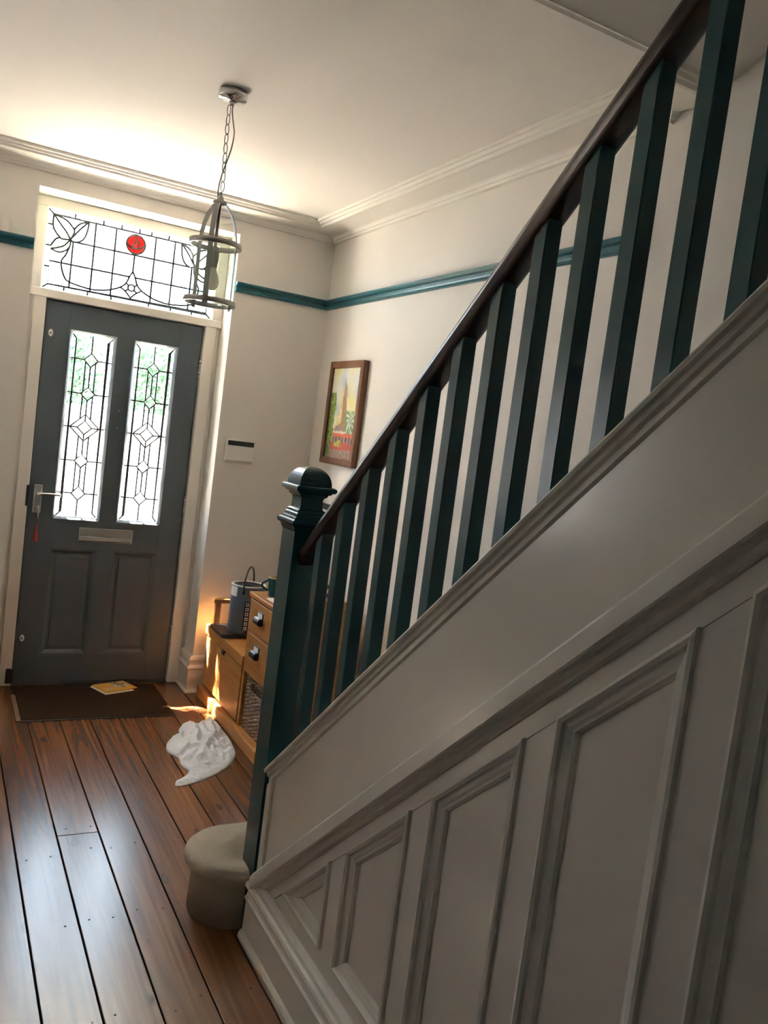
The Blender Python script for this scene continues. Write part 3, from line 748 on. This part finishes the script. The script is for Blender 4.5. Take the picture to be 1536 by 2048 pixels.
for i in range(15):
    t = math.pi*i/14; hp.append((TX+.006*math.sin(t), TY-(TR+.004)*math.cos(t)*math.cos(.3), TZ+TH-.028+.118*math.sin(t)))
hp = [(TX-.094*math.sin(math.radians(35))*math.cos(math.pi*i/16), TY-.094*math.cos(math.radians(35))*math.cos(math.pi*i/16), TZ+TH-.030+.125*math.sin(math.pi*i/16)**.85) for i in range(17)]
tube('handle', hp, .0048, M['black'], tin, 8)
for s in (-1, 1):
    lathe('handle_ear', [(.008, -.008), (.009, 0), (.008, .010)], (TX+s*.092*math.sin(math.radians(35)), TY+s*.092*math.cos(math.radians(35)), TZ+TH-.030), M['black'], tin, 12)
# mug
mg = thing('mug', (1.472, 3.65, .7346), 'teal mug with cream inside standing on the drawer tower', 'mug')
M['mugt'] = paint('teal_glaze', (.010, .085, .085), .22, .1, 10); M['mugc'] = paint('cream_glaze', (.62, .47, .27), .25, .05, 10)
mc = (1.472, 3.650, .7350)
lathe('mug_body', [(.038, 0), (.0425, .004), (.0440, .030), (.0445, .088)], mc, M['mugt'], mg, 40, cap='first')
lathe('mug_inside', [(.0446, .0885), (.0440, .0915), (.0415, .0915), (.0405, .085), (.039, .012), (.0001, .008)], mc, M['mugc'], mg, 40, cap='none')
ha = math.radians(160)
tube('mug_handle', [(mc[0]+math.cos(ha)*(.043+.030*math.sin(math.pi*i/12)), mc[1]+math.sin(ha)*(.043+.030*math.sin(math.pi*i/12)), mc[2]+.076-.052*i/12) for i in range(13)], .0052, M['mugt'], mg, 10)
tag(box('letter', 1.405, 1.60, 3.450, 3.600, .7345, .7375, M['paper']), 'white letter lying beside the mug on the drawer tower', 'letter')
# small framed picture and plant beyond the newel
fp = thing('picture_frame', (1.892, 4.175, .56), 'dark framed picture hung low on the wall behind the newel post', 'picture frame')
box('frame_bar', 1.880, 1.9045, 4.02, 4.05, .56, 1.155, M['blackmetal'], fp); box('frame_bar', 1.880, 1.9045, 4.30, 4.33, .56, 1.155, M['blackmetal'], fp)
box('frame_bar', 1.880, 1.9045, 4.02, 4.33, 1.125, 1.155, M['blackmetal'], fp); box('frame_bar', 1.880, 1.9045, 4.02, 4.33, .56, .59, M['blackmetal'], fp)
box('frame_back', 1.892, 1.9045, 4.03, 4.32, .57, 1.145, M['paper'], fp)
pl = thing('potted_plant', (1.70, 3.60, .7346), 'small green plant in a white and blue pot on the tower', 'plant')
M['leaf'] = paint('house_leaf', (.06, .15, .04), .45, .3, 20); M['blue'] = paint('blue_glaze', (.03, .13, .42), .3, .1, 10)
lathe('pot', [(.026, 0), (.036, .055), (.038, .06), (.034, .06), (.030, .05), (.0001, .05)], (1.715, 3.60, .735), M['white'], pl, 24)
lathe('pot_band', [(.0300, .016), (.0345, .038)], (1.715, 3.60, .735), M['blue'], pl, 24, cap='none')
for i in range(11):
    a = i*2.4; L_ = .05+.03*random.random(); b0 = Vector((1.715, 3.60, .785)); d = Vector((math.cos(a), math.sin(a), .5+random.random()))
    d.normalize(); sdv = d.cross(Vector((0, 0, 1))).normalized()*.011
    bm = bmesh.new(); vs = [bm.verts.new(p) for p in (b0, b0+d*L_*.5+sdv, b0+d*L_+Vector((0, 0, -.01)), b0+d*L_*.5-sdv)]; 
    bm.faces.new(vs); ex = bmesh.ops.extrude_face_region(bm, geom=bm.faces[:])
    for v in ex['geom']:
        if isinstance(v, bmesh.types.BMVert): v.co.z += .0015
    from_bm('leaf', bm, M['leaf'], pl)

# ------------------------------------------------------------------ painting on the right wall
pt = thing('painting', (1.89, 4.05, 1.373), 'framed watercolour of a tall spired temple with red roofs and palm', 'painting')
PY0, PY1, PZ0, PZ1 = 3.838, 4.252, 1.374, 1.930
FW = .036
X0, X1 = 1.872, 1.9045
for pts in ([(PY0, PZ0), (PY1, PZ0), (PY1-FW, PZ0+FW), (PY0+FW, PZ0+FW)], [(PY0, PZ1), (PY1, PZ1), (PY1-FW, PZ1-FW), (PY0+FW, PZ1-FW)], [(PY0, PZ0), (PY0, PZ1), (PY0+FW, PZ1-FW), (PY0+FW, PZ0+FW)], [(PY1, PZ0), (PY1, PZ1), (PY1-FW, PZ1-FW), (PY1-FW, PZ0+FW)]):
    prism('frame_bar', pts, 'x', X0, X1, M['dkwood'], pt, .002)
def picture_colour(u, v):
    """u 0..1 left to right, v 0..1 top to bottom"""
    def n(s, o=0): return noise.noise(Vector((u*s+o, v*s*1.5+o, o)))
    mix = lambda a, b, t: tuple(a[i]*(1-t)+b[i]*t for i in range(3))
    col = mix((.62, .58, .24), (.60, .64, .66), min(1, max(0, .55+1.2*n(2.5, 3)+.35*(v-.3))))
    col = mix(col, (.30, .42, .60), max(0, min(.7, n(3.5, 9)*1.6)))
    if u < .22+.06*n(8) and v > .33+.1*n(6, 2): col = mix((.05, .13, .03), (.28, .36, .06), .5+n(22, 5))
    cxs = .47; 
    hw = 0
    if .12 < v < .27: hw = .012+.05*(v-.12)/.15
    elif .27 <= v < .45: hw = .075+.05*(v-.27)/.18
    elif .45 <= v < .70: hw = .13+.10*((v-.45)/.25)**1.2
    d = u-cxs-.02
    if abs(d) < hw: col = mix((.33, .20, .10), (.24, .14, .09), .5+n(25, 1)) if d > -.03 else mix((.50, .36, .10), (.62, .55, .34), .5+n(18, 2))
    if .62 < v < .70 and abs(u-.43) < .17 and (v-.62) > abs(u-.43)*.42-.012: col = mix((.20, .12, .11), (.3, .2, .17), .5+n(30))
    if .695 < v < .715 and .22 < u < .74: col = (.6, .55, .5)
    if .715 < v < .755 and u > .22: col = mix((.62, .12, .03), (.50, .08, .02), .5+n(20))
    if .755 <= v < .83 and u > .24: col = mix((.24, .13, .12), (.14, .07, .08), .5+1.4*math.sin(u*55))
    if .82 < v < .90 and u > .14: col = mix((.45, .07, .03), (.36, .05, .04), .5+n(26, 4))
    if .80 < v < .865 and .28 < u < .58 and n(14, 6) > -.25: col = mix((.12, .26, .03), (.45, .48, .08), .5+n(30, 8))
    if v >= .90: col = mix((.30, .24, .20), (.20, .12, .10), .5+n(24, 7))
    # palm
    if abs(u-(.83-.03*(v-.6))) < .012 and v > .56: col = (.12, .09, .04)
    du, dv = u-.80, (v-.56)*1.35
    r_ = math.hypot(du, dv); 
    if r_ < .23 and dv > -.12 and math.cos(math.atan2(dv, du)*9+r_*18) > -.25: col = mix((.06, .17, .06), (.2, .33, .10), .5+n(30, 11))
    if u < .16 and v > .84: col = mix((.04, .10, .04), (.30, .35, .15), .5+n(24, 12))
    return tuple(max(0, c*(1+.10*n(45, 2))) for c in col)
bm = bmesh.new(); nu, nv = 56, 90; ly0, ly1, lz0, lz1 = PY0+FW-.003, PY1-FW+.003, PZ0+FW-.003, PZ1-FW+.003
gr = [[bm.verts.new((X0+.012, ly1-(ly1-ly0)*i/nu, lz1-(lz1-lz0)*j/nv)) for i in range(nu+1)] for j in range(nv+1)]
cl = bm.loops.layers.color.new('Col')
for j in range(nv):
    for i in range(nu):
        f = bm.faces.new((gr[j][i], gr[j+1][i], gr[j+1][i+1], gr[j][i+1])); c_ = [0, 0, 0]
        for su in (.1, .5, .9):
            for sv in (.1, .5, .9):
                uu_, vv_ = (i+su)/nu, (j+sv)/nv; wn = noise.noise_vector(Vector((uu_*9, vv_*14, 4)))*.03+noise.noise_vector(Vector((uu_*26, vv_*40, 9)))*.018
                pc_ = picture_colour(uu_+wn.x, vv_+wn.y*.5); c_ = [c_[q]+pc_[q]/9 for q in range(3)]
        c_ = [x*12.92 if x < .0031308 else 1.055*x**(1/2.4)-.055 for x in c_]
        for lp in f.loops: lp[cl] = (*c_, 1)
bm_box(bm, X0+.013, X0+.02, ly0, ly1, lz0, lz1)
mp_, nt, b = nodes('watercolour'); at = N(nt, 'ShaderNodeVertexColor'); at.layer_name = 'Col'; nt.links.new(at.outputs[0], b.inputs['Base Color']); b.inputs['Roughness'].default_value = .6
from_bm('picture', bm, mp_, pt, fix=False)

# ------------------------------------------------------------------ door entry unit on the front wall
ic = thing('wall_unit', (1.476, 4.45, 1.317), 'white wall box with a dark strip display beside the door', 'control box')
box('case', 1.396, 1.556, 4.440, YF-.0003, 1.318, 1.437, M['white'], ic, .004, 2)
box('display_strip', 1.402, 1.551, 4.4375, 4.443, 1.405, 1.431, M['black'], ic, .001)
box('flap', 1.402, 1.551, 4.437, 4.443, 1.324, 1.402, M['white'], ic, .002)

# ------------------------------------------------------------------ hanging lantern
LX, LY = .806, 2.955
ln = thing('hanging_lantern', (LX, LY, 1.93), 'chrome and glass cylinder lantern hanging on a chain from the ceiling', 'lantern')
lathe('ceiling_rose', [(.0001, -.034), (.016, -.034), (.020, -.030), (.046, -.028), (.050, -.024), (.050, -.004), (.048, 0)], (LX+.006, LY+.004, ZC), M['chrome'], ln, 40)
lathe('rose_hook', [(.006, -.052), (.009, -.044), (.012, -.034)], (LX+.006, LY+.004, ZC), M['chrome'], ln, 16)
z = ZC-.050; k = 0; ZT = 2.315
while z-.034 > ZT-.01:
    a = (k % 2)*math.pi/2+.5; pts = []
    for i in range(16):
        t = 2*math.pi*i/16; r = .0082*math.sin(t); pts.append((LX+r*math.cos(a)+.004*math.sin(z*9), LY+r*math.sin(a), z-.018+.0185*math.cos(t)))
    tube('chain_link', pts, .0017, M['dchrome'], ln, 6, True); z -= .0322; k += 1
tube('cable', [(LX+.006+.016*math.sin((ZC-.05-zz)*16.0)*min(1, (ZC-.05-zz)*12), LY+.004*math.cos(zz*11), zz) for zz in [ZC-.05-(ZC-.05-2.285)*i/40 for i in range(41)]], .0026, M['dchrome'], ln, 8)
lathe('top_finial', [(.004, .035), (.006, .022), (.011, .018), (.012, .008), (.024, .002), (.024, -.006), (.010, -.010)], (LX, LY, 2.285), M['dchrome'], ln, 24)
def ring(name, r0, r1, z0, z1):
    lathe(name, [(r0, z0), (r1, z0), (r1+.0008, (z0+z1)/2), (r1, z1), (r0, z1), (r0, z0)], (LX, LY, 0), M['dchrome'], ln, 56)
ring('upper_ring', .084, .0915, 2.1315, 2.1485); ring('lower_ring', .084, .0915, 1.9315, 1.9485)
lathe('glass_cylinder', [(.080, 1.938), (.080, 2.148), (.0775, 2.148), (.0775, 1.938), (.080, 1.938)], (LX, LY, 0), M['g_lamp'], ln, 56)
lathe('base_glass', [(.079, 1.9375), (.079, 1.941), (.0001, 1.941), (.0001, 1.9375), (.079, 1.9375)], (LX, LY, 0), M['g_lamp'], ln, 40)
vdir = math.atan2(-LY, -LX)
for kk in range(3):
    a = vdir+math.radians(-13)+kk*2*math.pi/3
    ca, sa = math.cos(a), math.sin(a); pts = [(.016, 2.284), (.028, 2.274), (.046, 2.252), (.060, 2.222), (.069, 2.190), (.0735, 2.160), (.0745, 2.130), (.0745, 1.935), (.0745, 1.920)]
    bm = bmesh.new(); L = []
    for i, (r, zz) in enumerate(pts):
        p0 = Vector(pts[max(i-1, 0)]); p1 = Vector(pts[min(i+1, len(pts)-1)]); t = (p1-p0).normalized(); nx, nz = t.y, -t.x
        q = []
        for wdt, th in ((-.0085, -.0016), (.0085, -.0016), (.0085, .0016), (-.0085, .0016)):
            rr = r-abs(th)*0+th*(-nx if True else 1); zq = zz+th*(-nz)
            q.append(bm.verts.new((LX+rr*ca-wdt*sa, LY+rr*sa+wdt*ca, zq)))
        L.append(q)
    for p, q in zip(L, L[1:]):
        for i in range(4): bm.faces.new((p[i], q[i], q[(i+1) % 4], p[(i+1) % 4]))
    bm.faces.new(L[0]); bm.faces.new(L[-1][::-1])
    from_bm('strap_arm', bm, M['dchrome'], ln)
lathe('lamp_holder', [(.006, 2.29), (.006, 2.135), (.0165, 2.13), (.0165, 2.085), (.0145, 2.07), (.0145, 2.06)], (LX, LY, 0), M['dchrome'], ln, 24)
M['bulb'] = paint('opal_bulb', (.80, .75, .69), .3, .02, 10)
_nt = M['bulb'].node_tree; _tr = N(_nt, 'ShaderNodeBsdfTranslucent'); _tr.inputs[0].default_value = (.85, .78, .70, 1); _mx = N(_nt, 'ShaderNodeMixShader'); _mx.inputs[0].default_value = .6
_nt.links.new(_nt.nodes['Principled BSDF'].outputs[0], _mx.inputs[1]); _nt.links.new(_tr.outputs[0], _mx.inputs[2]); _nt.links.new(_mx.outputs[0], _nt.nodes['Material Output'].inputs[0])
lathe('bulb', [(.012, 2.064), (.014, 2.050), (.022, 2.032), (.026, 2.014), (.024, 1.996), (.015, 1.984), (.0001, 1.980)], (LX, LY, 0), M['bulb'], ln, 28)

# ------------------------------------------------------------------ things on the floor
mt = thing('doormat', (.81, 4.36, .0003), 'dark brown coir doormat set on the boards before the door', 'doormat')
box('mat_pile', .447, 1.176, 4.103, 4.600, .0003, .0075, M['mat'], mt, .003)
box('edge_strip', .424, .446, 4.100, 4.480, .0003, .0060, M['matedge'], mt, .002)
box('front_binding', .446, 1.178, 4.090, 4.1025, .0003, .0055, M['blackmetal'], mt, .002)
# flyers under the door
M['flyer'] = paint('flyer_yellow', (.62, .36, .05), .4, .25, 22); M['flyw'] = paint('flyer_pale', (.62, .50, .36), .4, .2, 30)
def flyer(name, corners, z, th, mat, label):
    t = thing(name, (sum(c[0] for c in corners)/4, sum(c[1] for c in corners)/4, z), label, 'leaflet')
    prism('sheet', corners, 'z', z, z+th, mat, t); return t
flyer('flyer', [(.826, 4.560), (.884, 4.422), (1.045, 4.480), (.985, 4.618)], .0080, .003, M['paper'], 'white leaflet lying beneath the yellow one on the doormat')
fy = flyer('flyer', [(.834, 4.566), (.889, 4.440), (1.066, 4.503), (1.012, 4.629)], .0140, .004, M['flyer'], 'yellow leaflet printed with a big 50 on the doormat')
o0 = Vector((.889, 4.440, .0183)); ex = Vector((1.066-.889, 4.503-4.440, 0)).normalized(); ey = Vector((.834-.889, 4.566-4.440, 0)).normalized()
def on_fly(name, pts, mat, h=.0004):
    bm = bmesh.new(); A = [bm.verts.new(o0+ex*a+ey*b) for a, b in pts]; B = [bm.verts.new(o0+ex*a+ey*b+Vector((0, 0, h))) for a, b in pts]
    bm.faces.new(A[::-1]); bm.faces.new(B)
    for i in range(len(pts)): bm.faces.new((A[i], A[(i+1) % len(pts)], B[(i+1) % len(pts)], B[i]))
    return from_bm(name, bm, mat, fy)
on_fly('pale_patch', [(.075, .045), (.165, .040), (.172, .118), (.080, .122)], M['flyw'])
on_fly('pale_patch', [(.015, .030), (.055, .022), (.062, .055), (.020, .060)], M['flyw'])
def text_on(txt, size, a, b, ang, mat, parent):
    cu = bpy.data.curves.new('txt', 'FONT'); cu.body = txt; cu.size = size; cu.extrude = .0003; cu.offset = size*.012
    ob = bpy.data.objects.new('txt', cu); C.objects.link(ob); bpy.context.view_layer.update()
    me = bpy.data.meshes.new_from_object(ob.evaluated_get(bpy.context.evaluated_depsgraph_get())); C.objects.unlink(ob); bpy.data.objects.remove(ob)
    dx = ex*math.cos(ang)+ey*math.sin(ang); dy = -ex*math.sin(ang)+ey*math.cos(ang); p0 = o0+ex*a+ey*b+Vector((0, 0, .0009))
    me.transform(Matrix(((dx.x, dy.x, 0, p0.x), (dx.y, dy.y, 0, p0.y), (0, 0, 1, p0.z), (0, 0, 0, 1))))
    return link_mesh('lettering', me, mat, parent)
text_on('50', .068, .095, .118, math.radians(-62), M['black'], fy)
text_on('%', .026, .122, .034, math.radians(-8), M['black'], fy)
# crumpled muslin
bnd = [(.976, 3.279), (.99, 3.32), (1.02, 3.344), (1.051, 3.377), (1.066, 3.412), (1.056, 3.445), (1.052, 3.495), (1.058, 3.552), (1.042, 3.589), (1.028, 3.626), (1.034, 3.686), (1.055, 3.745), (1.087, 3.79), (1.118, 3.81), (1.14, 3.83), (1.14, 3.875), (1.165, 3.93), (1.205, 3.95), (1.245, 3.945), (1.285, 3.99), (1.325, 4.015), (1.352, 3.99), (1.358, 3.92), (1.356, 3.84), (1.355, 3.75), (1.345, 3.653), (1.328, 3.558), (1.29, 3.479), (1.233, 3.406), (1.162, 3.348), (1.091, 3.301), (1.027, 3.276), (.992, 3.27)]
def catmull(pts, k, closed):
    out = []; n = len(pts)
    for i in range(n if closed else n-1):
        g = (lambda q: Vector(pts[q % n])) if closed else (lambda q: Vector(pts[min(max(q, 0), n-1)]))
        p0, p1, p2, p3 = g(i-1), g(i), g(i+1), g(i+2)
        for j in range(k):
            t = j/k; out.append(.5*((2*p1)+(-p0+p2)*t+(2*p0-5*p1+4*p2-p3)*t*t+(-p0+3*p1-3*p2+p3)*t**3))
    if not closed: out.append(Vector(pts[-1]))
    return out
BN = catmull(bnd, 6, True)
folds = [([(1.209, 3.867), (1.19, 3.741), (1.163, 3.632), (1.181, 3.549)], .050, .022), ([(1.306, 3.906), (1.281, 3.757), (1.196, 3.6), (1.141, 3.503)], .050, .024),
    ([(1.332, 3.827), (1.269, 3.689), (1.183, 3.574)], .034, .016), ([(1.035, 3.633), (1.077, 3.743), (1.126, 3.774), (1.193, 3.823)], .034, .024), ([(1.030, 3.65), (1.05, 3.53), (1.096, 3.526), (1.135, 3.571)], .034, .020),
    ([(1.055, 3.552), (1.115, 3.629), (1.168, 3.594), (1.196, 3.502)], .040, .018), ([(1.345, 3.80), (1.330, 3.659), (1.302, 3.547), (1.226, 3.425), (1.112, 3.343), (1.0, 3.29)], .012, .016),
    ([(1.06, 3.45), (1.075, 3.41), (1.109, 3.424), (1.175, 3.445)], .026, .018), ([(1.145, 3.85), (1.177, 3.92), (1.218, 3.935)], .040, .018), ([(1.264, 3.90), (1.248, 3.828), (1.255, 3.729), (1.265, 3.615)], .036, .016),
    ([(1.32, 3.98), (1.34, 3.90), (1.31, 3.77), (1.25, 3.66), (1.20, 3.50)], .030, .015), ([(1.10, 3.72), (1.14, 3.68), (1.16, 3.70), (1.22, 3.66)], .026, .013), ([(1.22, 3.56), (1.27, 3.60), (1.31, 3.70)], .016, .012), ([(1.12, 3.46), (1.2, 3.47), (1.28, 3.55)], .014, .014)]
FL = [(catmull(p, 10, False), hh, wd) for p, hh, wd in folds]
def segd(p, a, b):
    ab = b-a; t = max(0, min(1, (p-a).dot(ab)/max(ab.dot(ab), 1e-9))); return (p-a-ab*t).length
def cloth_h(p):
    e = min(segd(p, BN[i], BN[(i+1) % len(BN)]) for i in range(len(BN)))
    wob = noise.noise_vector(Vector((p.x*14, p.y*14, .5)))*.008; q = p+Vector((wob.x, wob.y))
    hts = []
    for pl_, hh, wd in FL:
        d = min((q-v).length for v in pl_); hts.append(.62*hh*math.exp(-(abs(d)/(wd*.85))**1.35))
    hts.sort(reverse=True); zz = hts[0]+.25*hts[1]
    base = .016*math.exp(-((p.x-1.2)**2/.014+(p.y-3.72)**2/.05))
    fine = .0026*(1-abs(math.sin((p.x*.55+p.y*.85+wob.x*4)*150)))*(.5+noise.noise(Vector((p.x*12, p.y*12, 3))))
    k = 1-math.exp(-e/.016)
    for an, fq, am, sd_ in ((.9, 110, .0085, .3), (-.5, 85, .0095, 1.7), (2.0, 135, .0060, 2.9), (.2, 190, .0040, 4.4)):
        w2 = noise.noise_vector(Vector((p.x*9+sd_, p.y*9, sd_)))*.035; tt = (p.x+w2.x)*math.cos(an)+(p.y+w2.y)*math.sin(an)
        fine += am*(1-abs(math.sin(tt*fq)))**1.6*max(0, .55+1.1*noise.noise(Vector((p.x*11+sd_*3, p.y*11, sd_))))
    return .0015+(zz+base+fine)*k+.003*(1-math.exp(-e/.003))
pv = [Vector(b) for b in BN]; ne = len(pv); pe = [(i, (i+1) % ne) for i in range(ne)]
g = .0062; y = 3.26; row = 0
while y < 4.04:
    x = .96+(row % 2)*g/2
    while x < 1.38: pv.append(Vector((x, y))); x += g
    y += g*.87; row += 1
v2, e2, f2, _a, _b, _c = delaunay_2d_cdt(pv, pe, [], 1, 1e-6)
bm = bmesh.new(); vt = [bm.verts.new((v.x, v.y, cloth_h(Vector(v))+.0006)) for v in v2]
for f in f2: bm.faces.new([vt[i] for i in f])
bmesh.ops.delete(bm, geom=[v for v in bm.verts if not v.link_faces], context='VERTS')
for it in range(0): bmesh.ops.smooth_vert(bm, verts=[v for v in bm.verts if not v.is_boundary], factor=.5, use_axis_x=False, use_axis_y=False, use_axis_z=True)
be = [e for e in bm.edges if e.is_boundary]
r_ = bmesh.ops.extrude_edge_only(bm, edges=be)
for v in r_['geom']:
    if isinstance(v, bmesh.types.BMVert): v.co.z = .0004
tag(from_bm('muslin_cloth', bm, M['cloth'], None, True), 'crumpled white muslin cloth dropped on the floorboards by the bench', 'cloth')
# keys with a red tassel in the lock
ky = thing('key_ring', (.487, 4.635, .78), 'key in the door lock with a red tassel fob hanging down', 'keys')
box('key_bow', .4835, .4865, 4.622, 4.646, .944, .972, M['steel'], ky, .001); box('key_blade', .4835, .4865, 4.640, 4.652, .955, .962, M['steel'], ky)
tube('split_ring', [(.487+.002*math.cos(t), 4.628+.010*math.cos(t), .935+.013*math.sin(t)) for t in [2*math.pi*i/20 for i in range(20)]], .0014, M['steel'], ky, 6, True)
box('spare_key', .489, .492, 4.618, 4.640, .905, .945, M['steel'], ky, .001)
M['tass'] = paint('red_tassel', (.34, .045, .035), .7, .3, 40, .5, 120)
tube('tassel_cord', [(.487, 4.630, .923), (.488, 4.634, .895), (.489, 4.636, .862)], .0018, M['tass'], ky, 6)
lathe('tassel', [(.003, .082), (.007, .078), (.007, .060), (.005, .056), (.009, .046), (.012, .004), (.011, 0)], (.489, 4.636, .780), M['tass'], ky, 16)

# ------------------------------------------------------------------ outside the door
M['pave'] = paint('pale_paving', (.55, .52, .46), .8, .12, 3); M['brick'] = paint('pale_stone', (.33, .33, .32), .9, .2, 6); M['render'] = paint('white_render', (.70, .70, .68), .8, .05, 2)
tag(box('ground_outside', -14, 16, 4.82, 30, -.30, -.16, M['pave']), kind='structure')
tag(box('door_step', .2, 1.5, 4.80, 5.25, -.16, -.01, M['render'], None, .01), 'pale stone step outside the front door', 'step')
cn = thing('sun_cut_canopy', (.845, 5.2, 2.75), 'added white canopy outside, unseen, cutting the sun on the front door', 'canopy')  # added out of view so sun reaches only the lower panes
box('canopy_slab', -1.2, 1.9, 4.80, 5.33, 2.72, 2.80, M['render'], cn, .01)
for x in (-1.0, 1.70): prism('canopy_bracket', [(4.80, 2.72), (5.30, 2.72), (4.80, 2.45)], 'x', x, x+.06, M['render'], cn)
tag(box('garden_wall', -8, 12, 12.0, 12.25, -.16, 1.50, M['brick']), 'low garden wall beyond the paving outside the door', 'wall')
M['leafo'] = paint('tree_leaf', (.035, .10, .045), .55, .3, 3)
def tree(x, y, z0, r, hgt, label):
    t = thing('shrub', (x, y, -.16), label, 'shrub', 'shrubs behind the garden wall')
    tube('stem', [(x, y, -.16), (x+.05, y, z0)], .05, M['dkwood'], t, 8)
    bm = bmesh.new()
    for i in range(2600):
        d = Vector((random.gauss(0, 1), random.gauss(0, 1), random.gauss(0, 1))).normalized(); rr = random.random()**.4
        c0 = Vector((x+d.x*r*rr, y+d.y*r*rr*.8, z0+hgt/2+d.z*hgt/2*rr)); nrm = Vector((random.gauss(0, 1), random.gauss(0, 1), random.gauss(0, 1))).normalized()
        u = nrm.orthogonal().normalized(); v = nrm.cross(u); s = random.uniform(.035, .07)
        q = [bm.verts.new(c0+u*s), bm.verts.new(c0+v*s*.5), bm.verts.new(c0-u*s), bm.verts.new(c0-v*s*.5), bm.verts.new(c0+nrm*s*.12)]
        for k in range(4): bm.faces.new((q[k], q[(k+1) % 4], q[4]))
    f = from_bm('foliage', bm, M['leafo'], t, fix=False); f['kind'] = 'stuff'
tree(1.42, 13.2, 1.25, .72, 1.5, 'green shrub showing through the top of the left door glass')
tree(3.0, 13.3, 1.25, .80, 1.4, 'green shrub showing through the top of the right door glass')

cp = thing('dapple_climber', (.3, 5.5, 2.72), 'added leafy climber on the canopy edge, unseen, dappling the sun patches', 'climber')  # leaves added out of view to roughen the edge of the sun patches
tube('vine', [(-1.1+.2*i, 5.44+.03*math.sin(i*1.3), 2.83+.03*math.cos(i*1.7)) for i in range(12)], .012, M['dkwood'], cp, 6)
bm = bmesh.new()
for i in range(300):
    c0 = Vector((random.uniform(-1.2, 1.1), 5.44+random.uniform(-.05, .07), 2.75+random.gauss(0, .08))); nrm = Vector((random.gauss(0, 1), random.gauss(0, 1), random.gauss(0, 1))).normalized()
    u = nrm.orthogonal().normalized(); v = nrm.cross(u); sz = random.uniform(.03, .06)
    q = [bm.verts.new(c0+u*sz), bm.verts.new(c0+v*sz*.6), bm.verts.new(c0-u*sz), bm.verts.new(c0-v*sz*.6), bm.verts.new(c0+nrm*sz*.12)]
    for k in range(4): bm.faces.new((q[k], q[(k+1) % 4], q[4]))
f = from_bm('foliage', bm, M['leafo'], cp, fix=False); f['kind'] = 'stuff'
